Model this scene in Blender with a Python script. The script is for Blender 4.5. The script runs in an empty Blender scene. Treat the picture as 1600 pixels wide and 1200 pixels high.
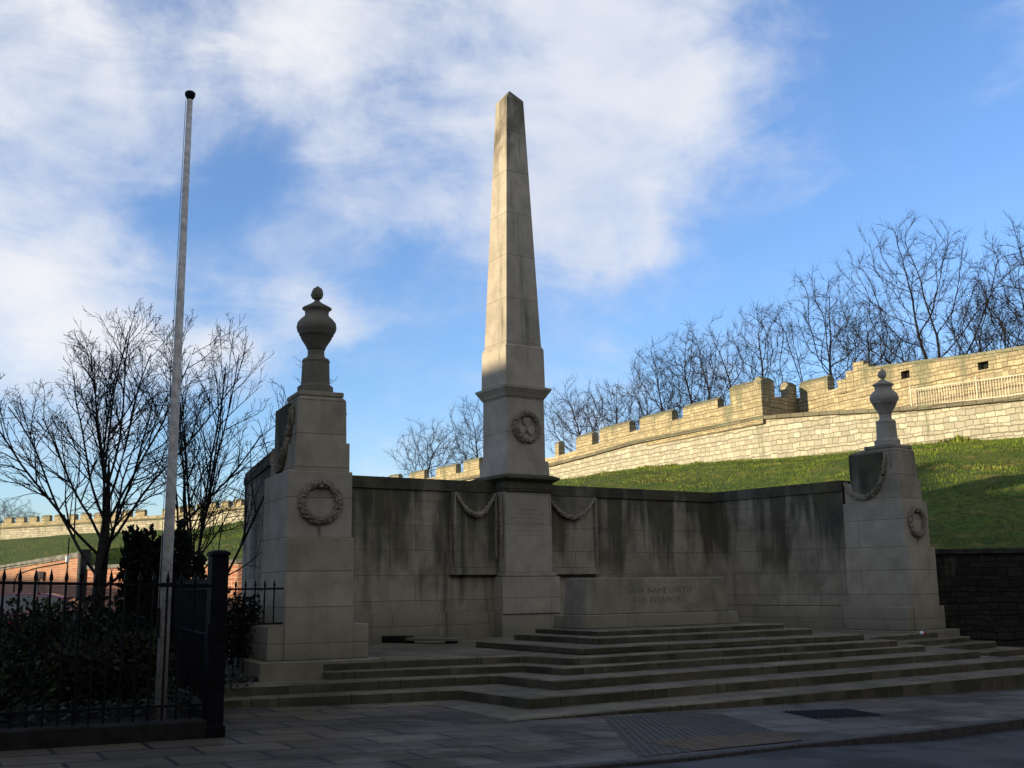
import bpy, bmesh, math, random
from mathutils import Vector, Matrix, noise as mnoise
random.seed(7)
sc = bpy.context.scene
COL = sc.collection
rad = math.radians

# ------------------------------------------------------------------ camera
CAM = Vector((-14.395, -22.094, 1.803))
yaw, pitch, roll = -0.5724, 0.1849, -0.0124
Fv = Vector((-math.sin(yaw)*math.cos(pitch), math.cos(yaw)*math.cos(pitch), math.sin(pitch)))
Rv = Vector((math.cos(yaw), math.sin(yaw), 0)); Uv = Rv.cross(Fv)
R2 = Rv*math.cos(roll)+Uv*math.sin(roll); U2 = -Rv*math.sin(roll)+Uv*math.cos(roll)
cd = bpy.data.cameras.new('camera'); cam = bpy.data.objects.new('camera', cd); COL.objects.link(cam)
cd.sensor_width = 36; cd.lens = 1700/1600*36; cd.clip_end = 3000; cd.clip_start = .1
m = Matrix((( R2.x, U2.x, -Fv.x, CAM.x), (R2.y, U2.y, -Fv.y, CAM.y), (R2.z, U2.z, -Fv.z, CAM.z), (0,0,0,1)))
cam.matrix_world = m
sc.camera = cam

# ------------------------------------------------------------------ light
SUN_TRAVEL = Vector((1, -.14, -.172)).normalized()
sun_el = math.asin(-SUN_TRAVEL.z)
ld = bpy.data.lights.new('sun', 'SUN'); ld.energy = 4.5; ld.angle = rad(.6); ld.color = (1, .84, .58)
sun = bpy.data.objects.new('sun', ld); COL.objects.link(sun)
sun.rotation_euler = SUN_TRAVEL.to_track_quat('-Z', 'Y').to_euler()
sc.view_settings.view_transform = 'Standard'; sc.view_settings.look = 'None'
sc.view_settings.gamma = 1; sc.view_settings.exposure = 1.03

W = bpy.data.worlds.new('World'); sc.world = W; W.use_nodes = True
nt = W.node_tree; N = nt.nodes; Lk = nt.links
bg = N['Background']
sky = N.new('ShaderNodeTexSky'); sky.sky_type = 'NISHITA'; sky.sun_disc = False
sky.sun_elevation = sun_el
d = -SUN_TRAVEL
sky.sun_rotation = math.atan2(d.x, d.y)
sky.air_density = 1.0; sky.dust_density = .3; sky.ozone_density = 3.0; sky.altitude = 20
def wmath(op, a, b=None, c=None):
    n = N.new('ShaderNodeMath'); n.operation = op
    for i, v in enumerate((a, b, c)):
        if v is None: continue
        if isinstance(v, (int, float)): n.inputs[i].default_value = v
        else: Lk.new(v, n.inputs[i])
    return n.outputs[0]
tc = N.new('ShaderNodeTexCoord')
nz = N.new('ShaderNodeTexNoise'); nz.inputs['Scale'].default_value = 5.0; nz.inputs['Detail'].default_value = 12
nz.inputs['Roughness'].default_value = .58; nz.inputs['Distortion'].default_value = .25
mp = N.new('ShaderNodeMapping'); mp.inputs['Scale'].default_value = (1, 1, 1.25); mp.inputs['Rotation'].default_value=(.3,.2,0)
Lk.new(tc.outputs['Generated'], mp.inputs[0]); Lk.new(mp.outputs[0], nz.inputs['Vector'])
# soft warp of the direction so cloud edges are uneven
nw = N.new('ShaderNodeTexNoise'); nw.inputs['Scale'].default_value = 7; nw.inputs['Detail'].default_value = 5; nw.inputs['Roughness'].default_value=.6
Lk.new(tc.outputs['Generated'], nw.inputs['Vector'])
s1 = N.new('ShaderNodeVectorMath'); s1.operation = 'SUBTRACT'; s1.inputs[1].default_value = (.5, .5, .5); Lk.new(nw.outputs['Color'], s1.inputs[0])
s2 = N.new('ShaderNodeVectorMath'); s2.operation = 'SCALE'; s2.inputs['Scale'].default_value = .14; Lk.new(s1.outputs[0], s2.inputs[0])
s3 = N.new('ShaderNodeVectorMath'); s3.operation = 'ADD'; Lk.new(tc.outputs['Generated'], s3.inputs[0]); Lk.new(s2.outputs[0], s3.inputs[1])
s4 = N.new('ShaderNodeVectorMath'); s4.operation = 'NORMALIZE'; Lk.new(s3.outputs[0], s4.inputs[0])
BLOBS = [(0.107,0.892,0.439,0.1118,1.00),(0.149,0.913,0.380,0.0882,1.00),(0.130,0.946,0.297,0.1118,0.90),(0.173,0.949,0.265,0.0647,0.60),(0.293,0.830,0.474,0.1076,1.00),(0.407,0.791,0.458,0.1176,1.05),(0.499,0.747,0.439,0.1294,1.10),(0.554,0.750,0.361,0.1118,.90),(0.590,0.741,0.322,0.0647,0.50),(0.451,0.801,0.394,0.1000,0.8),(0.383,0.843,0.376,0.0706,0.60),(0.574,0.678,0.459,0.0882,0.70),(0.645,0.654,0.395,0.0647,0.30),(0.363,0.891,0.273,0.0529,0.80),(0.393,0.887,0.240,0.0353,0.60),(0.326,0.891,0.315,0.0412,0.35),(0.275,0.936,0.219,0.0559,0.75),(0.231,0.953,0.194,0.0471,0.60),(0.302,0.931,0.203,0.0353,0.50),(0.197,0.965,0.176,0.0529,0.50),(0.668,0.584,0.460,0.0471,0.35),(0.785,0.475,0.398,0.0647,0.45),(0.774,0.451,0.445,0.0529,0.60),(0.420,0.901,0.109,0.0471,0.45),(0.421,0.841,0.341,0.0529,0.25),(0.286,0.868,0.406,0.0353,0.30),(0.131,0.972,0.193,0.0529,0.30),(0.612,0.732,0.300,0.0412,0.20),(0.476,0.858,0.190,0.0412,0.20),
 (-.6,-.3,.7,.6,1.1),(.1,-.8,.5,.7,1.2),(-.2,-.9,.2,.6,1.1),(.8,-.6,.4,.5,.9),(.0,.0,1,.35,.7)]  # last row: unseen clouds added out of view to neutralise the ambient light
tot = None
for bx_, by_, bz_, r_, st in BLOBS:
    dn = N.new('ShaderNodeVectorMath'); dn.operation = 'DOT_PRODUCT'
    Lk.new(s4.outputs[0], dn.inputs[0]); dn.inputs[1].default_value = Vector((bx_, by_, bz_)).normalized()
    e = wmath('MULTIPLY', wmath('SUBTRACT', dn.outputs['Value'], 1.0), 2.0/(r_*r_*.82))
    v = wmath('MULTIPLY', wmath('EXPONENT', e), st)
    tot = v if tot is None else wmath('ADD', tot, v)
nw2 = N.new('ShaderNodeTexNoise'); nw2.inputs['Scale'].default_value = 1.0; nw2.inputs['Detail'].default_value = 9; nw2.inputs['Roughness'].default_value = .62; nw2.inputs['Distortion'].default_value = .8
mp2 = N.new('ShaderNodeMapping'); mp2.inputs['Rotation'].default_value = (.5, -.5, .4); mp2.inputs['Scale'].default_value = (7, 7, 19)
Lk.new(tc.outputs['Generated'], mp2.inputs[0]); Lk.new(mp2.outputs[0], nw2.inputs['Vector'])
totc = wmath('MINIMUM', tot, 1.25)
dens = wmath('ADD', wmath('MULTIPLY', totc, .51), wmath('ADD', wmath('MULTIPLY', wmath('SUBTRACT', nz.outputs['Fac'], .5), 1.75), wmath('MULTIPLY', wmath('SUBTRACT', nw2.outputs['Fac'], .5), .75)))
cr = N.new('ShaderNodeMapRange'); cr.interpolation_type = 'SMOOTHERSTEP'
cr.inputs['From Min'].default_value = -.12; cr.inputs['From Max'].default_value = 1.05
Lk.new(dens, cr.inputs['Value'])
skc = N.new('ShaderNodeVectorMath'); skc.operation = 'MULTIPLY'; skc.inputs[1].default_value = (.120, .122, .143)
Lk.new(sky.outputs[0], skc.inputs[0])
cloudc = N.new('ShaderNodeMix'); cloudc.data_type = 'RGBA'
cloudc.inputs[6].default_value = (.345, .37, .43, 1); cloudc.inputs[7].default_value = (.50, .495, .49, 1)
nz2 = N.new('ShaderNodeTexNoise'); nz2.inputs['Scale'].default_value = 2.3; nz2.inputs['Detail'].default_value = 4
Lk.new(mp.outputs[0], nz2.inputs['Vector'])
c2 = N.new('ShaderNodeMapRange'); c2.inputs['From Min'].default_value = .36; c2.inputs['From Max'].default_value = .64
Lk.new(nz2.outputs['Fac'], c2.inputs['Value'])
Lk.new(c2.outputs[0], cloudc.inputs[0])
mx = N.new('ShaderNodeMix'); mx.data_type = 'RGBA'; 
Lk.new(cr.outputs[0], mx.inputs[0]); Lk.new(skc.outputs[0], mx.inputs[6]); Lk.new(cloudc.outputs[2], mx.inputs[7])
Lk.new(mx.outputs[2], bg.inputs['Color']); bg.inputs['Strength'].default_value = 1.0

# ------------------------------------------------------------------ materials
class Mat:
    def __init__(s, name, rough=.85):
        s.m = bpy.data.materials.new(name); s.m.use_nodes = True
        s.t = s.m.node_tree; s.b = s.t.nodes['Principled BSDF']; s.b.inputs['Roughness'].default_value = rough; s.b.inputs['Specular IOR Level'].default_value = .18
        s.geo = None
    def n(s, typ, **kw):
        x = s.t.nodes.new(typ)
        for k, v in kw.items():
            if hasattr(x, k) and k not in ('Scale',): setattr(x, k, v)
        return x
    def l(s, a, b): s.t.links.new(a, b)
    def val(s, x, i, v):
        if isinstance(v, (int, float, tuple)): x.inputs[i].default_value = v
        else: s.l(v, x.inputs[i])
    def pos(s):
        if s.geo is None: s.geo = s.n('ShaderNodeNewGeometry')
        return s.geo.outputs['Position']
    def uv(s): return s.n('ShaderNodeTexCoord').outputs['UV']
    def scale(s, vec, sc_, off=(0,0,0)):
        x = s.n('ShaderNodeMapping'); x.inputs['Scale'].default_value = sc_; x.inputs['Location'].default_value = off; s.l(vec, x.inputs[0]); return x.outputs[0]
    def noise(s, vec, scale, detail=4, rough=.55, dist=0):
        x = s.n('ShaderNodeTexNoise'); x.inputs['Scale'].default_value = scale; x.inputs['Detail'].default_value = detail
        x.inputs['Roughness'].default_value = rough; x.inputs['Distortion'].default_value = dist; s.l(vec, x.inputs['Vector']); return x
    def math(s, op, a, b=None, clamp=False):
        x = s.n('ShaderNodeMath'); x.operation = op; x.use_clamp = clamp
        s.val(x, 0, a)
        if b is not None: s.val(x, 1, b)
        return x.outputs[0]
    def rng(s, v, a, b, c=0., d=1., smooth=True):
        x = s.n('ShaderNodeMapRange'); x.interpolation_type = 'SMOOTHSTEP' if smooth else 'LINEAR'
        s.val(x, 0, v); x.inputs[1].default_value = a; x.inputs[2].default_value = b; x.inputs[3].default_value = c; x.inputs[4].default_value = d
        return x.outputs[0]
    def mix(s, f, a, b, mode='MIX'):
        x = s.n('ShaderNodeMix'); x.data_type = 'RGBA'; x.blend_type = mode
        s.val(x, 0, f)
        for i, v in ((6, a), (7, b)):
            if isinstance(v, tuple): x.inputs[i].default_value = v if len(v) == 4 else (*v, 1)
            else: s.l(v, x.inputs[i])
        return x.outputs[2]
    def bump(s, h, strength=.3, dist=.01):
        x = s.n('ShaderNodeBump'); x.inputs['Strength'].default_value = strength; x.inputs['Distance'].default_value = dist
        s.val(x, 'Height', h); s.l(x.outputs[0], s.b.inputs['Normal'])
    def color(s, c):
        if isinstance(c, tuple): s.b.inputs['Base Color'].default_value = c if len(c) == 4 else (*c, 1)
        else: s.l(c, s.b.inputs['Base Color'])
    def brick(s, vec, w, h, mortar, c1, c2, cm, off=.5, smooth=.1, bias=0):
        x = s.n('ShaderNodeTexBrick'); s.l(vec, x.inputs['Vector'])
        x.inputs['Scale'].default_value = 1; x.inputs['Brick Width'].default_value = w; x.inputs['Row Height'].default_value = h
        x.inputs['Mortar Size'].default_value = mortar; x.inputs['Mortar Smooth'].default_value = smooth; x.inputs['Bias'].default_value = bias
        x.offset = off
        for i, c in ((1, c1), (2, c2), (3, cm)): x.inputs[i].default_value = (*c, 1)
        return x

def plain(name, col, rough=.6, var=.25, scale=8, metallic=0, bump=0):
    M = Mat(name, rough)
    n = M.noise(M.pos(), scale, 5)
    a = tuple(c*(1-var) for c in col); b = tuple(min(1, c*(1+var)) for c in col)
    M.color(M.mix(M.rng(n.outputs['Fac'], .3, .7), a, b)); M.b.inputs['Metallic'].default_value = metallic
    if bump: M.bump(n.outputs['Fac'], bump, .02)
    return M.m

def stone(name, base, streak=.8, top=4.3, joints=(1.25, .56), algae=.5, green=.35):
    """pale limestone ashlar with fine joints, dark weather streaks and algae patches"""
    M = Mat(name, .88)
    p = M.pos(); uv = M.uv()
    fine = M.noise(p, 38, 6, .65); mid = M.noise(p, 2.3, 5, .6)
    c = M.mix(M.rng(mid.outputs['Fac'], .3, .7), tuple(x*.82 for x in base), tuple(min(1,x*1.12) for x in base))
    c = M.mix(M.rng(fine.outputs['Fac'], .35, .75, 0, .35), c, tuple(x*.55 for x in base))
    j = M.brick(M.scale(uv, (1,1,1), (4.05,.13,0)), joints[0], joints[1], .007, (1,1,1), (.84,.85,.83), (.42,.42,.38), smooth=.3)
    c = M.mix(1.0, c, j.outputs['Color'], 'MULTIPLY')
    # vertical run-off streaks
    st = M.noise(M.scale(uv, (1.15, .16, 1)), 1.0, 5, .6, .2)
    st2 = M.noise(M.scale(uv, (4.6, .30, 1), (3.3, 1.7, 0)), 1.0, 4, .6)
    z = M.n('ShaderNodeSeparateXYZ'); M.l(p, z.inputs[0])
    up = M.rng(z.outputs[2], top-3.0, top+.1, 0, .19, False)
    edge = M.math('ADD', M.math('ADD', M.math('MULTIPLY', st.outputs['Fac'], .74), M.math('MULTIPLY', st2.outputs['Fac'], .27)), up)
    mask = M.rng(edge, .535, .705, 0, streak)
    dk = M.mix(M.rng(mid.outputs['Fac'], .35, .65), (.030,.030,.024), (.062,.060,.030))
    c = M.mix(mask, c, dk)
    bp = M.noise(M.scale(uv, (.55,.30,1), (1.9,.4,0)), 1.0, 6, .6, .3)
    c = M.mix(M.math('MULTIPLY', M.rng(bp.outputs['Fac'], .47, .60, 0, min(1, streak*.85)), M.rng(z.outputs[2], top-2.9, top-1.7, .15, 1)), c, (.066,.056,.034))
    al = M.noise(p, 1.1, 6, .62, .5)
    c = M.mix(M.rng(al.outputs['Fac'], .5, .72, 0, algae), c, (.085,.082,.045))
    # moss and grime gather on upward ledges; tone darkens towards the foot
    nrm = M.n('ShaderNodeSeparateXYZ'); M.l(M.geo.outputs['Normal'], nrm.inputs[0])
    g = M.math('MULTIPLY', M.rng(nrm.outputs[2], .3, .9, 0, green), M.rng(al.outputs['Fac'], .35, .6, .4, 1))
    c = M.mix(g, c, (.07,.075,.035))
    foot = M.math('MULTIPLY', M.rng(z.outputs[2], 1.45, .55, 0, .75), M.rng(mid.outputs['Fac'], .3, .6, .35, 1))
    c = M.mix(foot, c, (.085,.082,.052))
    M.color(c)
    h = M.math('ADD', M.math('MULTIPLY', fine.outputs['Fac'], .35), M.math('MULTIPLY', j.outputs['Fac'], -.8))
    M.bump(h, .55, .008)
    return M.m
M_wall = stone('weathered_wall_stone', (.335,.285,.205), .9, 4.3, (1.25,.557), .45)
M_pyl = stone('pylon_stone', (.35,.297,.215), .38, 6.5, (9.3,.557), .25)
M_tab = stone('tablet_stone', (.34,.30,.225), .25, 6.5, (9.3, 1.7), .12, .2)
M_obl = stone('obelisk_stone', (.36,.312,.242), .92, 14.9, (4.0,1.12), .25, .4)
def stepmat():
    M = Mat('worn_step_stone', .8); p = M.pos(); uv = M.uv()
    n1 = M.noise(p, 1.6, 6, .65, .4); n2 = M.noise(p, 26, 5, .7); n3 = M.noise(M.scale(uv, (.9,1.2,1)), 1.0, 4, .6)
    b = M.brick(M.scale(uv, (1,1,1), (.3,.45,0)), 1.55, 1.15, .010, (1.1,1.08,1.0), (.72,.73,.70), (.35,.35,.3), .37, .2)
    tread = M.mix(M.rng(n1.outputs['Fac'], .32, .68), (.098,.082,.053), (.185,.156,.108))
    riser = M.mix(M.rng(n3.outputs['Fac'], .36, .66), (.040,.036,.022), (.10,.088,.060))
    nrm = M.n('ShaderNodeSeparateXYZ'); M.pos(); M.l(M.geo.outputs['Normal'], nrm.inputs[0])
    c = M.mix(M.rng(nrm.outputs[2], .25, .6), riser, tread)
    c = M.mix(1.0, c, b.outputs['Color'], 'MULTIPLY')
    c = M.mix(M.rng(n2.outputs['Fac'], .5, .8, 0, .45), c, (.03,.03,.02))
    M.color(c); M.bump(M.math('ADD', n2.outputs['Fac'], M.math('MULTIPLY', b.outputs['Fac'], -1.0)), .5, .008)
    return M.m
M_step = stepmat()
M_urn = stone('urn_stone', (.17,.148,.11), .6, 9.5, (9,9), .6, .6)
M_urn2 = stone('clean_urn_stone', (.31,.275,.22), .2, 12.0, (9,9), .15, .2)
M_memst = stone('altar_stone', (.25,.218,.15), .55, 4.4, (4.2,2.2), .45, .1)
M_carve = stone('carved_stone', (.25,.21,.15), .35, 9.5, (9,9), .45, .3)
def _ins():
    return plain('cut_letter_shadow', (.15,.137,.10), .95, .4, 20)
M_ins = _ins()

def rubble(name, c1, c2, cm, w=.46, h=.27, dist=.10, top=12.2, lichen=.6):
    M = Mat(name, .92)
    uv = M.uv(); p = M.pos()
    wn = M.noise(uv, 1.7, 3, .55)
    off = M.n('ShaderNodeVectorMath'); off.operation = 'SCALE'; off.inputs['Scale'].default_value = dist*2.2
    sb = M.n('ShaderNodeVectorMath'); sb.operation = 'SUBTRACT'; sb.inputs[1].default_value = (.5,.5,.5)
    M.l(wn.outputs['Color'], sb.inputs[0]); M.l(sb.outputs[0], off.inputs[0])
    ad = M.n('ShaderNodeVectorMath'); M.l(uv, ad.inputs[0]); M.l(off.outputs[0], ad.inputs[1])
    vs_ = M.n('ShaderNodeSeparateXYZ'); M.l(M.scale(ad.outputs[0], (1/w, 1/h, 1)), vs_.inputs[0])
    n1d = M.n('ShaderNodeTexNoise'); n1d.noise_dimensions = '1D'; n1d.inputs['Scale'].default_value = .55; n1d.inputs['Detail'].default_value = 1; M.l(vs_.outputs[1], n1d.inputs['W'])
    vy = M.math('ADD', vs_.outputs[1], M.math('MULTIPLY', n1d.outputs['Fac'], 1.6))
    row = M.math('FLOOR', vy); fy_ = M.math('FRACT', vy)
    wx = M.math('ADD', vs_.outputs[0], M.math('MULTIPLY', row, 17.37))
    vo = []
    for ft in ('F1', 'F2'):
        x = M.n('ShaderNodeTexVoronoi'); x.feature = ft; x.voronoi_dimensions = '1D'; x.inputs['Scale'].default_value = 1.0; x.inputs['Randomness'].default_value = .85
        M.l(wx, x.inputs['W']); vo.append(x)
    gap = M.math('SUBTRACT', vo[1].outputs['Distance'], vo[0].outputs['Distance'])
    hj = M.math('MINIMUM', fy_, M.math('SUBTRACT', 1.0, fy_))
    joint = M.math('MAXIMUM', M.rng(gap, .0, .09, 1, 0), M.rng(hj, .02, .13, 1, 0))
    sep = M.n('ShaderNodeSeparateColor'); M.l(vo[0].outputs['Color'], sep.inputs[0])
    c = M.mix(M.rng(sep.outputs[0], .1, .9, 0, 1, False), c1, c2)
    c = M.mix(M.rng(sep.outputs[1], .72, .95, 0, .7, False), c, tuple(min(1,x*1.3) for x in c1))
    c = M.mix(M.rng(sep.outputs[2], .80, .97, 0, .5, False), c, (c1[0]*.60, c1[1]*.56, c1[2]*.52))
    pn = M.noise(p, 2.2, 4, .6)
    c = M.mix(M.rng(pn.outputs['Fac'], .45, .75, 0, .5), c, c2)
    c = M.mix(joint, c, cm)
    fine = M.noise(p, 9, 6, .65)
    c = M.mix(M.rng(fine.outputs['Fac'], .42, .8, 0, .6), c, tuple(x*.45 for x in c1))
    z = M.n('ShaderNodeSeparateXYZ'); M.l(p, z.inputs[0])
    st = M.noise(M.scale(uv, (.9,.14,1)), 1, 5, .62)
    e = M.math('ADD', st.outputs['Fac'], M.rng(z.outputs[2], top-2.6, top, -.03, .10, False))
    c = M.mix(M.rng(e, .55, .72, 0, lichen), c, (.12,.125,.075))
    nrm = M.n('ShaderNodeSeparateXYZ'); M.l(M.geo.outputs['Normal'], nrm.inputs[0])
    c = M.mix(M.rng(nrm.outputs[2], .25, .7, 0, .85), c, (.13,.12,.07))
    M.color(c)
    M.bump(M.math('ADD', M.math('MULTIPLY', joint, -1.0), M.math('MULTIPLY', fine.outputs['Fac'], .6)), .8, .03)
    return M.m
M_city_low = rubble('city_wall_lower_masonry', (.37,.338,.25), (.27,.25,.185), (.13,.118,.085), .44, .25, .12, 12.2, .85)
M_city_up = rubble('city_wall_parapet_masonry', (.35,.288,.17), (.26,.215,.13), (.12,.098,.062), .38, .20, .08, 12.4, .75)
M_coping = rubble('city_wall_coping_stone', (.24,.22,.15), (.17,.16,.11), (.10,.09,.06), .8, .4, .05, 12.4, .8)
M_string = rubble('ledge_stone', (.15,.135,.09), (.10,.09,.06), (.06,.055,.04), .8, .4, .05, 11.0, .9)
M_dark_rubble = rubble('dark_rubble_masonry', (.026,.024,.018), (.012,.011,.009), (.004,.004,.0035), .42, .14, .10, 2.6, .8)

def brickmat(name, c1, c2, cm, w=.235, h=.078):
    M = Mat(name, .9)
    uv = M.uv(); p = M.pos()
    b = M.brick(uv, w, h, .010, c1, c2, cm, .5, .1)
    n1 = M.noise(p, .9, 5, .6); n2 = M.noise(p, 14, 4)
    c = M.mix(M.rng(n1.outputs['Fac'], .4, .7, 0, .45), b.outputs['Color'], tuple(x*.5 for x in c2))
    c = M.mix(M.rng(n2.outputs['Fac'], .5, .8, 0, .3), c, (.45,.33,.24))
    M.color(c); M.bump(b.outputs['Fac'], -.6, .008)
    return M.m
M_brick1 = brickmat('orange_brick', (.34,.155,.08), (.25,.10,.055), (.28,.23,.18))
M_brick2 = brickmat('old_red_brick', (.36,.15,.085), (.24,.095,.055), (.42,.33,.25), .24, .115)
M_bcop = plain('grey_coping', (.13,.125,.11), .9, .4, 5, bump=.3)

def grassmat(name, a, b, c3):
    M = Mat(name, .95)
    p = M.pos()
    n1 = M.noise(p, .35, 6, .65); n2 = M.noise(p, 4.5, 6, .7); n3 = M.noise(p, 1.3, 4, .6)
    c = M.mix(M.rng(n1.outputs['Fac'], .35, .65), a, b)
    c = M.mix(M.rng(n2.outputs['Fac'], .38, .66, 0, .85), c, tuple(x*.32 for x in a))  # shadows between grass clumps painted in as dark mottling
    c = M.mix(M.rng(n3.outputs['Fac'], .52, .70, 0, .75), c, c3)
    M.color(c); M.bump(n2.outputs['Fac'], .9, .12)
    return M.m
M_grass = grassmat('bank_grass', (.055,.095,.010), (.095,.118,.014), (.160,.125,.036))
M_blade = plain('grass_blade', (.095,.135,.013), .9, .5, 1.5)
M_blade2 = plain('dry_grass_blade', (.14,.13,.035), .9, .4, 1.5)
M_soil = plain('garden_soil', (.018,.015,.010), .95, .5, 6, bump=.6)
M_tarmac = plain('car_park_tarmac', (.06,.06,.06), .9, .25, 10, bump=.2)

def roadmat():
    M = Mat('road_asphalt', .62)
    p = M.pos(); n1 = M.noise(p, 60, 4, .7); n2 = M.noise(p, .8, 4, .6)
    c = M.mix(M.rng(n1.outputs['Fac'], .35, .7), (.020,.018,.016), (.044,.040,.034))
    c = M.mix(M.rng(n2.outputs['Fac'], .4, .7, 0, .5), c, (.026,.024,.023))
    M.color(c); M.bump(n1.outputs['Fac'], .6, .01); M.l(M.rng(n2.outputs['Fac'], .4, .6, .5, .75), M.b.inputs['Roughness'])
    return M.m
M_road = roadmat()
def pavemat():
    M = Mat('paving_flags', .6); M.b.inputs['Specular IOR Level'].default_value = .22
    p = M.pos(); uv = M.uv()
    v = M.n('ShaderNodeMapping'); v.inputs['Rotation'].default_value = (0, 0, rad(4)); M.l(uv, v.inputs[0])
    b = M.brick(v.outputs[0], .92, .62, .028, (.110,.084,.048), (.054,.041,.024), (.004,.0035,.003), .42, .25)
    n1 = M.noise(p, .7, 5, .6, .4); n2 = M.noise(p, 30, 4, .7)
    c = M.mix(M.rng(n1.outputs['Fac'], .38, .68, 0, .6), b.outputs['Color'], (.031,.026,.019))
    c = M.mix(M.rng(n2.outputs['Fac'], .4, .8, 0, .4), c, (.09,.07,.055))
    M.color(c)
    M.l(M.rng(n1.outputs['Fac'], .40, .62, .42, .85), M.b.inputs['Roughness'])
    M.bump(M.math('ADD', M.math('MULTIPLY', b.outputs['Fac'], -1.0), M.math('MULTIPLY', n2.outputs['Fac'], .25)), .6, .008)
    return M.m
M_pave = pavemat()
M_kerb = plain('kerb_stone', (.055,.048,.042), .7, .3, 9, bump=.3)
M_tact = plain('grey_tactile_paving', (.048,.039,.028), .6, .3, 6)
M_tact2 = plain('buff_tactile_paving', (.080,.050,.020), .65, .3, 6)
M_iron = plain('black_iron', (.008,.008,.009), .5, .3, 12)
M_pier = plain('black_painted_pier', (.006,.006,.007), .6, .4, 6, bump=.2)
M_bark = plain('dark_bark', (.022,.019,.016), .95, .4, 9, bump=.6)
M_barkf = plain('rampart_tree_bark', (.016,.013,.012), .95, .4, 6)
M_twig = plain('twig_bark', (.014,.011,.011), .95, .3, 6)
for _m in (M_iron, M_pier): _m.node_tree.nodes['Principled BSDF'].inputs['Specular IOR Level'].default_value = .06
M_leafd = plain('yew_foliage', (.007,.010,.005), .8, .6, 5)
M_shrub = plain('evergreen_shrub_foliage', (.016,.022,.007), .7, .6, 4)
M_shrub2 = plain('olive_shrub_foliage', (.018,.018,.006), .8, .5, 4)
M_glaucous = plain('grey_green_foliage', (.035,.048,.036), .8, .4, 4)
M_pale = plain('pale_weathered_paint', (.33,.30,.26), .75, .25, 9)
M_rail = plain('cream_painted_steel', (.55,.50,.38), .6, .15, 9)
M_dark = plain('dark_void', (.01,.01,.009), .9, .2, 5)
M_white = plain('white_plastic', (.75,.75,.75), .5, .05, 5)
M_red = plain('dark_red_plastic', (.25,.015,.02), .5, .1, 5)
M_carred = plain('red_car_paint', (.16,.012,.010), .18, .05, 3)
M_carblue = plain('dark_blue_car_paint', (.02,.03,.06), .25, .05, 3)
M_glass = plain('car_glass', (.02,.035,.035), .05, .05, 3)
M_tyre = plain('tyre_rubber', (.012,.012,.012), .9, .1, 5)
for _m in (M_carred, M_carblue, M_glass): _m.node_tree.nodes['Principled BSDF'].inputs['Specular IOR Level'].default_value = .8
M_rim = plain('alloy', (.35,.35,.36), .35, .1, 5, metallic=.8)
M_wood = plain('flagpole_paint', (.46,.43,.38), .7, .25, 14)

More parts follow.
